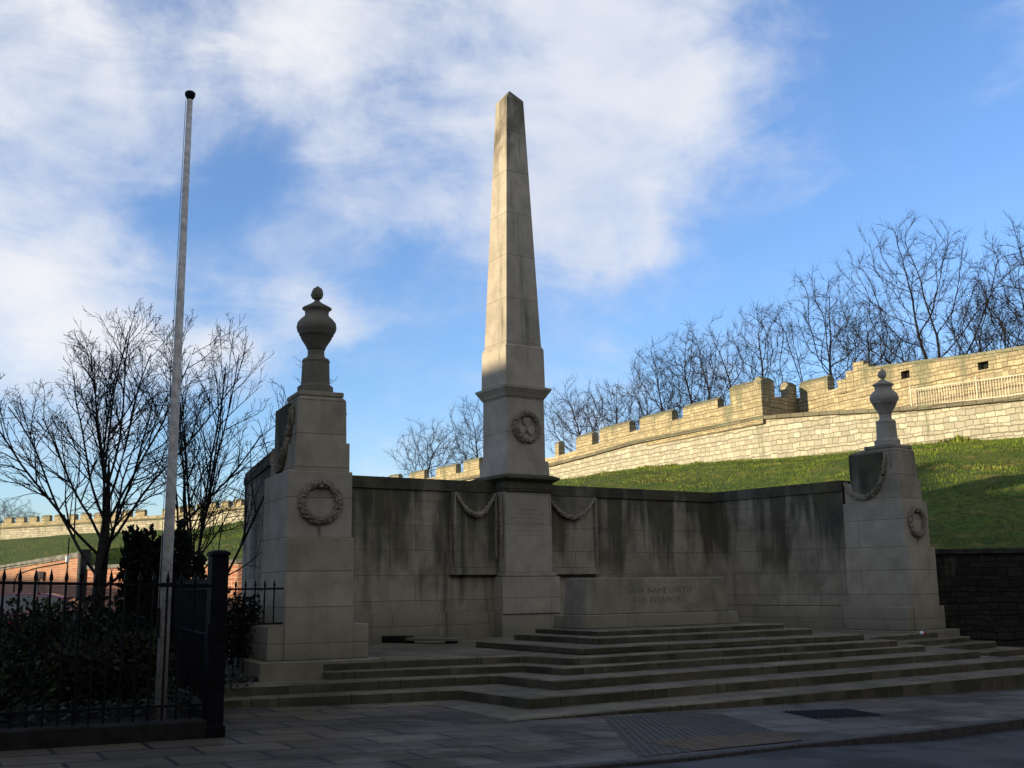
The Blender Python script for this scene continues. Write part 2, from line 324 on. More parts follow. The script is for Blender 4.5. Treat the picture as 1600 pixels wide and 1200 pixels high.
# ------------------------------------------------------------------ mesh helpers
class MB:
    def __init__(s): s.v = []; s.f = []; s.mi = []
    def add(s, vs, fs, mi=0):
        o = len(s.v); s.v += [tuple(x) for x in vs]; s.f += [tuple(i+o for i in f) for f in fs]; s.mi += [mi]*len(fs); return s
    def prism(s, poly, z0, z1, mi=0, top=None):
        n = len(poly); top = top or poly
        z0 = z0 if callable(z0) else (lambda p, q=z0: q); z1 = z1 if callable(z1) else (lambda p, q=z1: q)
        vs = [(p[0], p[1], z0(p)) for p in poly]+[(p[0], p[1], z1(p)) for p in top]
        fs = [tuple(reversed(range(n))), tuple(range(n, 2*n))]+[(i, (i+1) % n, n+(i+1) % n, n+i) for i in range(n)]
        return s.add(vs, fs, mi)
    def box(s, x0, x1, y0, y1, z0, z1, mi=0): return s.prism([(x0,y0),(x1,y0),(x1,y1),(x0,y1)], z0, z1, mi)
    def frus(s, cx, cy, a0, z0, a1, z1, mi=0):
        q = lambda a: [(cx-a,cy-a),(cx+a,cy-a),(cx+a,cy+a),(cx-a,cy+a)]
        return s.prism(q(a0), z0, z1, mi, q(a1))
    def tube(s, pts, rs, k=6, mi=0, cap=True):
        pts = [Vector(p) for p in pts]; vs = []; fs = []
        up = Vector((0,0,1))
        for i, p in enumerate(pts):
            d_ = (pts[min(i+1,len(pts)-1)]-pts[max(i-1,0)])
            if d_.length < 1e-9: d_ = Vector((0,0,1))
            d_.normalize(); a = d_.cross(up if abs(d_.z) < .95 else Vector((1,0,0))).normalized(); b = d_.cross(a)
            r = rs[i] if isinstance(rs, (list, tuple)) else rs
            for j in range(k):
                t = 2*math.pi*j/k; vs.append(p+a*(r*math.cos(t))+b*(r*math.sin(t)))
            if i:
                o = (i-1)*k
                for j in range(k): fs.append((o+j, o+(j+1) % k, o+k+(j+1) % k, o+k+j))
        if cap: fs += [tuple(range(k)), tuple(reversed(range((len(pts)-1)*k, len(pts)*k)))]
        return s.add(vs, fs, mi)
    def lathe(s, prof, c, k=28, mi=0, flute=None):
        vs = []; fs = []
        for i, (r, z) in enumerate(prof):
            for j in range(k):
                t = 2*math.pi*j/k; rr = r
                if flute and flute[0] <= z <= flute[1]: rr = r*(1+flute[2]*(1 if j % 2 else -1))
                vs.append((c[0]+rr*math.cos(t), c[1]+rr*math.sin(t), c[2]+z))
            if i:
                o = (i-1)*k
                for j in range(k): fs.append((o+j, o+(j+1) % k, o+k+(j+1) % k, o+k+j))
        fs += [tuple(reversed(range(k))), tuple(range((len(prof)-1)*k, len(prof)*k))]
        return s.add(vs, fs, mi)
    def map(s, fn): s.v = [tuple(fn(*p)) for p in s.v]; return s
    def build(s, name, mats, parent=None, org=(0,0,0), smooth=False, bevel=0, fixn=True):
        me = bpy.data.meshes.new(name)
        org = Vector(org)
        me.from_pydata([tuple(Vector(p)-org) for p in s.v], [], s.f)
        for m_ in (mats if isinstance(mats, (list, tuple)) else [mats]): me.materials.append(m_)
        me.polygons.foreach_set('material_index', s.mi)
        if fixn:
            b = bmesh.new(); b.from_mesh(me); bmesh.ops.recalc_face_normals(b, faces=b.faces)
            if bevel:
                ed = [e for e in b.edges if len(e.link_faces) == 2 and e.calc_face_angle(0) > rad(25)]
                bmesh.ops.bevel(b, geom=ed, offset=bevel, segments=1, affect='EDGES', clamp_overlap=True)
            b.to_mesh(me); b.free()
        uvl = me.uv_layers.new(name='UV').data
        vv = me.vertices
        for p in me.polygons:
            n = p.normal
            if abs(n.z) > .75:
                for li in p.loop_indices:
                    q = vv[me.loops[li].vertex_index].co+org; uvl[li].uv = (q.x, q.y)
            else:
                t = Vector((-n.y, n.x, 0)).normalized()
                for li in p.loop_indices:
                    q = vv[me.loops[li].vertex_index].co+org; uvl[li].uv = (q.x*t.x+q.y*t.y+(7.3 if n.y>0.3 else 0), q.z)
        if smooth:
            me.polygons.foreach_set('use_smooth', [True]*len(me.polygons))
        o = bpy.data.objects.new(name, me); COL.objects.link(o)
        if parent is not None:
            o.parent = parent
            if parent.type == 'EMPTY' and False: pass
            w = Vector((0,0,0)); q = parent
            while q is not None: w += q.location; q = q.parent
            o.location = org-w
        else: o.location = org
        return o
def empty(name, loc):
    o = bpy.data.objects.new(name, None); COL.objects.link(o); o.location = loc; o.empty_display_size = .3; return o
def tag(o, label=None, cat=None, group=None, kind=None):
    if label: o['label'] = label
    if cat: o['category'] = cat
    if group: o['group'] = group
    if kind: o['kind'] = kind
    return o
def thing(name, loc, label, cat, group=None): return tag(empty(name, loc), label, cat, group)
def lerp(a, b, t): return a+(b-a)*t

# ------------------------------------------------------------------ ground: road, pavement, kerb, garden, car park
def pz(x, y=0): # pavement and road fall gently to the east
    return .14-.0215*(max(-30, min(x, 26))+6.74)
gm = MB()
gm.add([(-400,-400,-1.2),(900,-400,-1.2),(900,900,-1.2),(-400,900,-1.2)], [(0,1,2,3)])
tag(gm.build('ground', M_soil), kind='structure')
kerb = [(-60,-9.0),(-30,-11.6),(-16,-13.0),(-9.5,-13.5),(-8.39,-13.56),(-6.9,-13.60),(-5.21,-13.47),(-2.8,-13.33),(-.59,-13.11),(3,-12.7),(10,-11.6),(26,-8.6),(60,-2)]
def strip(a, b, nz_, mat, name):
    g = MB(); f = nz_ if callable(nz_) else (lambda x: nz_)
    for i in range(len(a)-1):
        g.add([(*a[i], pz(a[i][0])+f(a[i][0])), (*a[i+1], pz(a[i+1][0])+f(a[i+1][0])), (*b[i+1], pz(b[i+1][0])+f(b[i+1][0])), (*b[i], pz(b[i][0])+f(b[i][0]))], [(0,1,2,3)])
    return tag(g.build(name, mat), kind='structure')
strip([(x, y-40) for x, y in kerb], [(x, y-.02) for x, y in kerb], lambda x: -.115 if x > -2.9 or x < -11 else (-.035 if -9.6 < x < -4.5 else -.08), M_road, 'road')
# pavement reaches back under the steps and up to the garden fence line
back = [(-60,-3.0),(-30,-7.6),(-16,-9.2),(-10.5,-9.72),(-10.4,-9.5),(-9.75,-5.8),(-8.1,-5.4),(-4,-1),(0,-1),(5,-1),(10,-3),(26,-3),(60,8)]
strip([(x, y+.15) for x, y in kerb], back, 0, M_pave, 'pavement')
g = MB()
for i in range(len(kerb)-1):
    a, b = Vector(kerb[i]), Vector(kerb[i+1]); L = (b-a).length; n = max(1, round(L/.9))
    for k in range(n):
        p, q = a.lerp(b, k/n), a.lerp(b, (k+1)/n); q = q.lerp(p, .012)
        pts = [(p.x,p.y),(q.x,q.y),(q.x,q.y+.155),(p.x,p.y+.155)]
        g.prism(pts, lambda t: pz(t[0])-.3, lambda t: pz(t[0])+.004)
tag(g.build('kerb', M_kerb, bevel=.012), kind='structure')
# blister paving at the crossing
def quad(pa, pb, pc, pd, u, v):
    return (Vector(pa)*(1-u)*(1-v)+Vector(pb)*u*(1-v)+Vector(pc)*u*v+Vector(pd)*(1-u)*v)
g = MB(); T = [(-7.35,-13.38),(-4.95,-13.28),(-3.75,-10.75),(-5.35,-10.15)]
vs = [(*p, pz(p[0])+.006) for p in T]; g.add(vs, [(0,1,2,3)], 0)
sp = .10; nu, nv = 22, 28
for i in range(nu):
    for j in range(nv):
        c = quad(*T, (i+.5)/nu, (j+.5)/nv); z0 = pz(c.x)+.006; r = .032
        buff = (j < 8) and (i > 4) and (i+j*.6 > 7)
        k = 6; v_ = [(c.x+r*math.cos(t*math.pi/3), c.y+r*math.sin(t*math.pi/3), z0) for t in range(k)]+[(c.x+r*.6*math.cos(t*math.pi/3), c.y+r*.6*math.sin(t*math.pi/3), z0+.007) for t in range(k)]
        g.add(v_, [(t, (t+1) % k, k+(t+1) % k, k+t) for t in range(k)]+[tuple(range(k, 2*k))], 1 if buff else 0)
bq = [quad(*T, u, v) for u, v in ((.33,.0),(1,.0),(1,.28),(.1,.28))]
g.add([(p.x, p.y, pz(p.x)+.010) for p in bq], [(0,1,2,3)], 1)
tag(g.build('tactile_paving', [M_tact, M_tact2]), kind='structure')
# ribbed iron inspection cover in the pavement
mh = thing('inspection_cover', (-2.35,-11.4,pz(-2.35)), 'dark rectangular ribbed iron inspection cover set in the pavement before the steps', 'cover')
g = MB(); MH = [(-3.05,-11.75),(-1.95,-11.95),(-1.65,-11.05),(-2.75,-10.85)]
g.add([(*p, pz(p[0])+.006) for p in MH]+[(*p, pz(p[0])-.02) for p in MH], [(0,1,2,3),(4,5,6,7)]+[(i,(i+1)%4,4+(i+1)%4,4+i) for i in range(4)])
g.build('plate', M_iron, mh, mh.location)
g = MB()
for i in range(14):
    a = quad(*MH, (i+.5)/14, .06); b = quad(*MH, (i+.5)/14, .94)
    g.tube([(a.x,a.y,pz(a.x)+.010),(b.x,b.y,pz(b.x)+.010)], .012, 4)
g.build('rib', M_iron, mh, mh.location)

# garden soil and car park behind the fence
def gz(x, y):
    return .40
g = MB(); g.add([(-60,-2.8,.42),(-30,-7.4,.42),(-16,-9.0,.42),(-10.45,-9.55,.36),(-9.82,-5.72,.40),(-8.2,-5.55,.42),(-6.9,0,.45),(-6.9,7,.45),(-14,4.5,.45),(-60,0,.45)], [tuple(range(10))])
tag(g.build('garden_soil', M_soil), kind='structure')
g = MB(); g.add([(-60,.0,.40),(-14,4.4,.40),(-6,7.2,.40),(-4,8.5,.40),(-7,14,.40),(-9,22,.40),(-14,34,.40),(-30,60,.40),(-90,60,.40)], [tuple(range(9))])
tag(g.build('car_park', M_tarmac), kind='structure')

# ------------------------------------------------------------------ grass bank
low = [(24,-24,2.3),(18,-12.5,2.5),(15,-9.3,2.56),(11.5,-6.75,2.58),(8.2,-4.5,2.6),(7.9,1.5,2.6),(5,5,2.6),(0,6.3,2.6),(-4.0,8.2,2.62),(-7.0,13.62,2.56),(-7.35,13.9,2.92),(-8.9,19.6,2.66),(-12,31,2.6),(-20,50,2.5),(-45,90,2.5),(-80,120,2.5)]
upp = [(31.6,-26,7.3),(31.0,-12,7.6),(30.5,-2,7.75),(29.9,5,7.95),(30.1,11,8.35),(31.0,17,8.65),(29.2,25,8.85),(28.8,30.5,8.9),(30.0,41,8.95),(30.6,53,9.0),(31,66,8.9),(28,90,8.3),(21.5,115,9.0),(7.0,139,8.6),(-30,172,8.5),(-70,200,8.5)]
NB = 40; NA = 15*8
def crv(c, t):
    i = min(int(t), len(c)-2); f = t-i; return Vector(c[i]).lerp(Vector(c[i+1]), f)
def bank_pt(ta, s):
    a = crv(low, ta); b = crv(upp, ta); p = a.lerp(b, s)
    zf = s+.10*math.sin(math.pi*s)   # slightly convex bank
    p.z = lerp(a.z, b.z, min(1, zf) if s < 1 else 1)
    if 0 < s < 1: p.z += (.22*mnoise.noise(Vector((p.x*.22, p.y*.22, 0)))+.07*mnoise.noise(Vector((p.x*.9, p.y*.9, 3))))*min(1, 6*s*(1-s))
    return p
g = MB(); vs = []; fs = []
for i in range(NA+1):
    for j in range(NB+1):
        vs.append(bank_pt(i/8, j/NB))
for i in range(NA):
    for j in range(NB):
        o = i*(NB+1)+j; fs.append((o, o+NB+1, o+NB+2, o+1))
vs += [(p.x+14, p.y+3, p.z) for p in [crv(upp, i/8) for i in range(NA+1)]]
o2 = (NA+1)*(NB+1)
for i in range(NA): fs.append((i*(NB+1)+NB, (i+1)*(NB+1)+NB, o2+i+1, o2+i))
g.add(vs, fs)
bk = tag(g.build('grass_bank', M_grass, smooth=True), kind='structure')
g = MB()
rg = random.Random(3)
def blade(g, p, h, mi):
    a = rg.random()*6.28; w = h*.22; lx, ly = rg.uniform(-.5,.5)*h, rg.uniform(-.5,.5)*h
    g.add([(p.x-w*math.cos(a), p.y-w*math.sin(a), p.z-.02), (p.x+w*math.cos(a), p.y+w*math.sin(a), p.z-.02), (p.x+lx, p.y+ly, p.z+h)], [(0,1,2)], mi)
for k in range(85000):
    ta = rg.uniform(.6, 9.5) if rg.random() < .8 else rg.uniform(8.5, 12.5)
    s = rg.random()**.8
    p = bank_pt(ta, s)
    nn = mnoise.noise(Vector((p.x*.5, p.y*.5, 7)))
    blade(g, p, rg.uniform(.03,.09)*(1+nn*.9), 1 if nn+rg.uniform(-.2,.2) > .38 else 0)
for k in range(9000):
    ta = rg.uniform(1.0, 9.5); p = bank_pt(ta, rg.uniform(.965, .998)); nn = mnoise.noise(Vector((p.x*.8, p.y*.8, 2)))
    if nn > -.15: blade(g, p, rg.uniform(.10,.30)*(.5+nn), 1 if rg.random() < .3 else 0)
tag(g.build('grass', [M_blade, M_blade2], fixn=False), 'short rough tufts of grass on the sloping bank under the city wall', 'grass', kind='stuff')

# ------------------------------------------------------------------ dark rubble retaining wall to the right of the memorial
rw = thing('retaining_wall', (8.4,-4.6,-.3), 'low dark rubble stone retaining wall holding up the grass bank beside the right pylon', 'wall')
P_ = [(7.75,-4.15),(11.5,-6.85),(15,-9.4),(18,-12.6),(24,-24.3)]
g = MB(); gc = MB()
for i in range(len(P_)-1):
    a, b = Vector(P_[i]), Vector(P_[i+1]); d_ = (b-a).normalized(); n_ = Vector((-d_.y, d_.x))*.5
    g.prism([a, b, b+n_, a+n_], lambda t: pz(t[0])-.5, 2.47)
    gc.prism([a-n_*.12, b-n_*.12, b+n_, a+n_], 2.472, 2.60)
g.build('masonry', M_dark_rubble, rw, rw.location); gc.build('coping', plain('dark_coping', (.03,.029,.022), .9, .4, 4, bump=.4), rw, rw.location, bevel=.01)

# ------------------------------------------------------------------ steps (each level a terrace with its real outline)
Z = [.16, .31, .45, .57, .69, .806, .925, 1.02]
def mir(x): return -x
# outline front-left to front-right ; left lateral flight, inner corner, front corner
rj = random.Random(77)
def worn(poly, st=.35, amp=.009):
    out = []
    for i in range(len(poly)):
        a, b = Vector(poly[i]), Vector(poly[(i+1) % len(poly)]); n = max(1, int((b-a).length/st))
        for k in range(n):
            p = a.lerp(b, k/n); out.append((p.x+(rj.gauss(0, amp) if k else 0), p.y+(rj.gauss(0, amp) if k else 0)))
    return out
steps = thing('memorial_steps', (0,-8,0), 'broad flight of worn stone steps climbing to the memorial wall', 'steps')
LV = [ # lateral-left front y at x=-8.4, inner corner, front corner (measured on the ground)
 ((-8.9,-6.95), (-6.54,-7.74), (-6.74,-10.05)),
 ((-8.3,-6.55), (-5.93,-7.42), (-5.88,-9.20)),
 ((-7.7,-6.25), (-5.00,-7.02), (-4.95,-8.50)),
 ((-7.5,-6.10), (-4.45,-6.83), (-4.30,-7.90)),
 ((-7.5,-5.93), (-4.20,-6.45), (-3.95,-7.60))]
for k, (l_, i_, f_) in enumerate(LV):
    z0 = (-.55 if k == 0 else Z[k-1]-.02)
    ex = [0.4, .2, .9, .5, .1][k]
    if k < 3: l_ = (-9.72, l_[1]+.05)
    poly = [(l_[0], -4.9 if k > 2 else -5.62), l_, i_, f_, (-f_[0]+ex*.6, f_[1]+.15), (-i_[0]+ex, i_[1]+.1), (9.9-.5*k, i_[1]+.35+.12*k), (9.9-.5*k, -4.9)]
    if k == 4: poly = [(-7.3, -.35), (-7.5,-5.2), l_, i_, f_, (-f_[0], f_[1]), (-i_[0], i_[1]), (7.5, -5.93), (7.3, -.35)]
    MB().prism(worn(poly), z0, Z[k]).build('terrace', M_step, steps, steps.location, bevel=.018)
# platform under the altar stone (edges worn)
for k, (hx, yf, yb) in enumerate([(3.475,-7.19,-3.75),(2.71,-6.55,-3.9),(2.34,-6.14,-4.1)]):
    MB().prism(worn([(-hx,yf),(hx,yf),(hx,yb),(-hx,yb)]), Z[4+k]-.02, Z[5+k]).build('stone_platform', M_step, steps, steps.location, bevel=.016)

# altar-like memorial stone with its cut inscription
ms = thing('remembrance_stone', (0,-4.7,1.02), 'long pale altar-like stone block with a carved inscription standing on the topmost steps', 'memorial stone')
g = MB().prism([(-2.0,-5.24),(2.0,-5.24),(2.0,-4.2),(-2.0,-4.2)], 1.02, 1.27, 0, [(-1.98,-5.22),(1.98,-5.22),(1.98,-4.22),(-1.98,-4.22)])
g.build('plinth', M_memst, ms, ms.location, bevel=.012)
g = MB().prism([(-1.84,-5.10),(1.84,-5.10),(1.84,-4.34),(-1.84,-4.34)], 1.27, 1.965, 0, [(-1.78,-5.05),(1.78,-5.05),(1.78,-4.39),(-1.78,-4.39)])
g.build('slab', M_memst, ms, ms.location, bevel=.015)
def text(body, size, loc, parent, mat, rotx=90, ext=.003, spacing=1.0):
    cu = bpy.data.curves.new('inscription', 'FONT'); cu.body = body; cu.size = size; cu.align_x = 'CENTER'; cu.align_y = 'CENTER'
    cu.extrude = ext; cu.space_line = spacing; cu.space_character = 1.12
    tmp = bpy.data.objects.new('tmp', cu); COL.objects.link(tmp)
    dg = bpy.context.evaluated_depsgraph_get(); me = bpy.data.meshes.new_from_object(tmp.evaluated_get(dg))
    bpy.data.objects.remove(tmp)
    me.materials.clear(); me.materials.append(mat)
    o = bpy.data.objects.new('inscription', me); COL.objects.link(o); o.parent = parent
    w = Vector((0,0,0)); q = parent
    while q is not None: w += q.location; q = q.parent
    o.location = Vector(loc)-w; o.rotation_euler = (rad(rotx), 0, 0); return o
text('THEIR NAME LIVETH\nFOR EVERMORE', .17, (0,-5.077,1.62), ms, M_ins, 85.9, .002, 1.1)

# ------------------------------------------------------------------ screen wall: back wall and two splayed wings
TH = .1201
def loc_w(side, s, t): # wing-local -> world
    return (side*(6.25+s*math.sin(TH)+t*math.cos(TH)), -s*math.cos(TH)+t*math.sin(TH))
def wprism(side, rect, z0, z1, top=None, g=None, mi=0):
    g = g or MB()
    f = lambda r: [loc_w(side, *q) for q in r]
    def R(r): return [(r[0],r[2]),(r[1],r[2]),(r[1],r[3]),(r[0],r[3])]
    return g.prism(f(R(rect)), z0, z1, mi, f(R(top)) if top else None)
H = 4.286; H1 = 2.047; H0 = 1.27; FL = .69
sw = thing('screen_wall', (0,0,FL), 'streaked limestone screen wall enclosing the steps on three sides', 'memorial wall')
def wall_section(g, z0, z1, inn, out):
    """back wall from wing to wing, inner face offset inn (towards the court)"""
    g.prism([(-6.3,-inn),(6.3,-inn),(6.6,.62+out),(-6.6,.62+out)], z0, z1)
g = MB(); wall_section(g, .3, H0, .10, .1); g.build('plinth', M_wall, sw, sw.location, bevel=.01)
g = MB(); wall_section(g, H0, H1, .0, 0); wall_section(g, H1, 4.02, -.02, 0)
g.build('back_wall', M_wall, sw, sw.location, bevel=.008)
M_cope = stone('coping_stone', (.15,.13,.10), 1.0, 4.4, (1.6,3), .8, .6)
g = MB(); wall_section(g, 4.02, 4.19, .025, .03); wall_section(g, 4.19, H, .0, .0)
g.build('coping', M_cope, sw, sw.location, bevel=.006)
SE = 3.9
for side in (-1, 1):
    w0 = lambda a, b: [loc_w(side,0,0), loc_w(side,SE,0), loc_w(side,SE,b), loc_w(side,0,a)]
    def wsec(g, z0, z1, i0, o0=0.):
        g.prism([loc_w(side,-.3,-i0), loc_w(side,SE+.2,-i0), loc_w(side,SE+.2,.9+o0), loc_w(side,-.6,.42+o0)], z0, z1)
    g = MB(); g.prism([loc_w(side,-.1,-.08), loc_w(side,SE+.3,-.08), loc_w(side,SE+.3,.98), loc_w(side,-.6,.5)], .3, H0-.003)
    g.build('plinth', M_wall, sw, sw.location, bevel=.01)
    g = MB(); wsec(g, H0-.003, H1-.003, 0); wsec(g, H1-.003, 4.017, -.004)
    # raised panel with a fine frame low on the inner face
    wprism(side, (.3, 3.86, -.022, .1), H0+.01, H1-.03, None, g)
    g.build('wing_wall', M_wall, sw, sw.location, bevel=.008)
    g = MB(); wsec(g, 4.017, 4.187, .025, .03); wsec(g, 4.187, H-.003, 0)
    g.build('coping', M_cope, sw, sw.location, bevel=.006)

# carved helpers --------------------------------------------------
def garland(pts, r, k=8, n=26, seed=1):
    """rope of overlapping leaves along a polyline"""
    rr = random.Random(seed); g = MB()
    pts = [Vector(p) for p in pts]
    L = [0]
    for a, b in zip(pts, pts[1:]): L.append(L[-1]+(b-a).length)
    def at(s):
        s *= L[-1]
        for i in range(len(pts)-1):
            if s <= L[i+1]+1e-9: return pts[i].lerp(pts[i+1], (s-L[i])/max(1e-9, L[i+1]-L[i]))
        return pts[-1]
    P = [at(i/n) for i in range(n+1)]
    R_ = [r*(.45+.55*math.sin(math.pi*i/n)) if True else r for i in range(n+1)]
    g.tube(P, [q*.8 for q in R_], k)
    for i in range(n*5):
        s = rr.random(); p = at(s); rad_ = r*(.45+.55*math.sin(math.pi*s))
        d_ = (at(min(1, s+.02))-at(max(0, s-.02))).normalized()
        o = Vector((rr.uniform(-1,1), rr.uniform(-1,1), rr.uniform(-1,1))); o = (o-d_*o.dot(d_)).normalized()
        q = p+o*rad_*.75; sd = d_.cross(o)*rad_*.42; ln = rad_*.9
        g.add([q-sd, q+d_*ln*.5+o*rad_*.45, q+sd, q-d_*ln*.5+o*rad_*.1, q+d_*ln+o*rad_*.05], [(0,1,3),(1,2,3),(0,4,1),(4,2,1)])
    return g
def wreath(c, u, v, nrm, R_, r, seed=2):
    c, u, v, nrm = map(Vector, (c, u, v, nrm)); rr = random.Random(seed); g = MB()
    n = 40
    P = [c+(u*math.cos(2*math.pi*i/n)+v*math.sin(2*math.pi*i/n))*R_ for i in range(n+1)]
    g.tube(P, r*.8, 8, cap=False)
    for i in range(230):
        t = rr.random()*2*math.pi; rd = u*math.cos(t)+v*math.sin(t); tg = -u*math.sin(t)+v*math.cos(t)
        a = rr.uniform(-.2, math.pi+.2); o = (rd*math.cos(a)+nrm*math.sin(a)).normalized()
        p = c+rd*R_+o*r*.78; sd = tg.cross(o)*r*.38; ln = r*.75
        g.add([p-sd, p+o*r*.34+tg*ln*.2, p+sd, p-tg*ln*.6, p+tg*ln+o*r*.12], [(0,1,3),(1,2,3),(0,4,1),(4,2,1)])
    return g

# ------------------------------------------------------------------ pylons
M_stain = stone('swag_stain_stone', (.17,.15,.115), 1.0, 5.2, (9,9), .6, .5)  # dark stone for the stained area inside each swag
def make_pylon(side, label):
    base = loc_w(side, 5.0, .5)
    py = thing('stone_pylon', (*base, FL), label, 'pylon', 'pylons ending the two wings')
    o = py.location
    nrm = Vector((*loc_w(side, 1, 0), 0))-Vector((*loc_w(side, 0, 0), 0)); tang = Vector((*loc_w(side, 0, 1), 0))-Vector((*loc_w(side, 0, 0), 0))
    up = Vector((0,0,1))
    wprism(side, (4.1,6.02,-.42,1.52), .28, .728).build('base', M_pyl, py, o, bevel=.015)
    wprism(side, (4.1,5.77,-.27,1.36), .728, 1.265).build('plinth', M_pyl, py, o, bevel=.012)
    g = MB(); wprism(side, (4.08,5.81,0,1.10), .7285, 2.625, (4.08,5.805,0,1.10), g)
    g.build('lower_shaft', M_pyl, py, o, bevel=.012)
    g = MB(); wprism(side, (4.10,5.70,.012,1.088), 2.625, 3.70, None, g)
    g.build('wreath_block', M_tab, py, o, bevel=.012)
    # stepped upper stages
    g = MB(); wprism(side, (4.15,5.66,.05,.97), 3.70, 4.18, (4.15,5.65,.05,.97), g)
    wprism(side, (4.3,5.60,.09,.93), 4.18, 4.90, (4.32,5.585,.10,.92), g)
    wprism(side, (4.32,5.585,.10,.92), 4.90, 4.965, (4.6,5.52,.15,.87), g)
    wprism(side, (4.72,5.54,.13,.89), 4.965, 5.045, None, g)
    g.build('upper_stage', M_pyl, py, o, bevel=.010)
    # wreath on the front
    cc = Vector((*loc_w(side, 5.71, .55), 3.20))
    wr = wreath(cc, tang, up, nrm, .305, .072, 5+side).build('wreath', M_carve, py, o)
    g = MB(); q = Vector((*loc_w(side, 5.74, .55), 3.44)); g.lathe([(0,-.03),(.035,-.02),(.05,.01),(.03,.04),(0,.05)], (0,0,0), 10)
    g.v = [tuple(Vector(p)+q) for p in g.v]; g.build('boss', M_carve, wr, o, smooth=True)
    g = MB()
    for dx, ln in ((-.015,.24),(.03,.22)):
        a = Vector((*loc_w(side, 5.704, .55), 2.90))
        g.tube([a+tang*dx*.3, a+tang*dx-up*ln*.5, a+tang*dx*(-.4)-up*ln], .012, 5)
    g.build('ribbon', M_carve, wr, o)
    # swag and tassels on both flanks
    for fl, t in (('inner', .075), ('outer', .955)):
        sg = -1 if fl == 'inner' else 1
        pts = []
        for i in range(13):
            a = i/12*7; SW = [(4.15,4.22),(4.23,4.02),(4.45,3.87),(4.73,3.81),(4.98,3.90),(5.16,4.15),(5.26,4.48),(5.30,4.80)]
            k_ = min(6, int(a)); s = lerp(SW[k_][0], SW[k_+1][0], a-k_); z = lerp(SW[k_][1], SW[k_+1][1], a-k_)
            pts.append((*loc_w(side, s, t+sg*(.035 if z < 4.2 else .005)), z))
        garland(pts, .08, seed=3).build('swag', M_carve, py, o)
        pg = [(s_, z_) for s_, z_ in ((4.33,4.86),(4.33,4.2),(4.37,4.0),(4.55,3.90),(4.73,3.86),(4.94,3.94),(5.10,4.18),(5.20,4.5),(5.24,4.86))]
        t0_, t1_ = (t-sg*.02, t+sg*.028)
        gg = MB(); gg.add([(*loc_w(side, a_, t0_), z_) for a_, z_ in pg]+[(*loc_w(side, a_, t1_), z_) for a_, z_ in pg], [tuple(range(9)), tuple(range(9,18))]+[(i, (i+1)%9, 9+(i+1)%9, 9+i) for i in range(9)])
        gg.build('swag_stain', M_stain, py, o)  # thin raised slab stands for the dark stain within the swag
        garland([(*loc_w(side, 5.40, t+sg*.0), 4.86), (*loc_w(side, 5.42, t), 4.48)], .035, n=10, seed=4).build('tassel', M_carve, py, o)
        garland([(*loc_w(side, 4.2, t-sg*.03), 4.25), (*loc_w(side, 4.2, t-sg*.03), 3.78)], .035, n=10, seed=4).build('tassel', M_carve, py, o)
    return py
make_pylon(-1, 'left stone pylon with a carved wreath on its front, beside the black railings')
make_pylon(1, 'right stone pylon seen from its swagged flank, beside the dark rubble wall')
URN = [(.31,0),(.31,.12),(.262,.155),(.25,.17),(.235,.51),(.245,.54),(.225,.575),(.165,.60),(.145,.64),(.145,.72),(.16,.745),(.168,.775),(.255,.90),(.283,.955),(.300,.965),(.300,.985),(.335,1.03),(.350,1.09),(.335,1.165),(.270,1.235),(.215,1.275),(.205,1.32),(.215,1.365),(.248,1.39),(.250,1.41),(.19,1.445),(.10,1.49),(.050,1.525),(.042,1.55)]
FLM = [(.038,0),(.085,.035),(.105,.09),(.095,.15),(.068,.20),(.028,.235),(.004,.255)]
def make_urn(side, label):
    c = loc_w(side, 5.13, .51)
    k = .97
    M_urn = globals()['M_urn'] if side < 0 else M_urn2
    u = thing('stone_urn', (*c, 5.045), label, 'urn', 'flaming urns on the pylons')
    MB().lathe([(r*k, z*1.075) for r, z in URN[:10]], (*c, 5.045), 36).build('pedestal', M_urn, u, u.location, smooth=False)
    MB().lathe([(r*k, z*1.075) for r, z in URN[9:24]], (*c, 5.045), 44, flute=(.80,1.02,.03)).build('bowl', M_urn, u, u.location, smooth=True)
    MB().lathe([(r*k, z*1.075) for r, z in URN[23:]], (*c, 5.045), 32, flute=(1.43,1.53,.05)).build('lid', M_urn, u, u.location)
    g = MB().lathe([(r, z) for r, z in FLM], (*c, 5.045+1.66), 10)
    rr = random.Random(8)
    g.v = [(x+rr.uniform(-.012,.012), y+rr.uniform(-.012,.012), z) for x, y, z in g.v]
    for i in range(9):
        a = rr.random()*6.28; z0 = rr.uniform(.02,.10); r0 = .085
        x, y = c[0]+r0*math.cos(a), c[1]+r0*math.sin(a)
        g.add([(x-.02,y,5.045+1.66+z0),(x+.02,y,5.045+1.66+z0),(x+.012*math.cos(a),y+.012*math.sin(a),5.045+1.69+z0+.06),(x,y+.02,5.045+1.66+z0)], [(0,1,2),(1,3,2),(3,0,2)])
    g.build('flame_finial', M_urn, u, u.location)
make_urn(-1, 'fluted stone urn with a flame finial, dark against the sky on the left pylon')
make_urn(1, 'fluted stone urn with a flame finial on the right pylon, before the city wall')

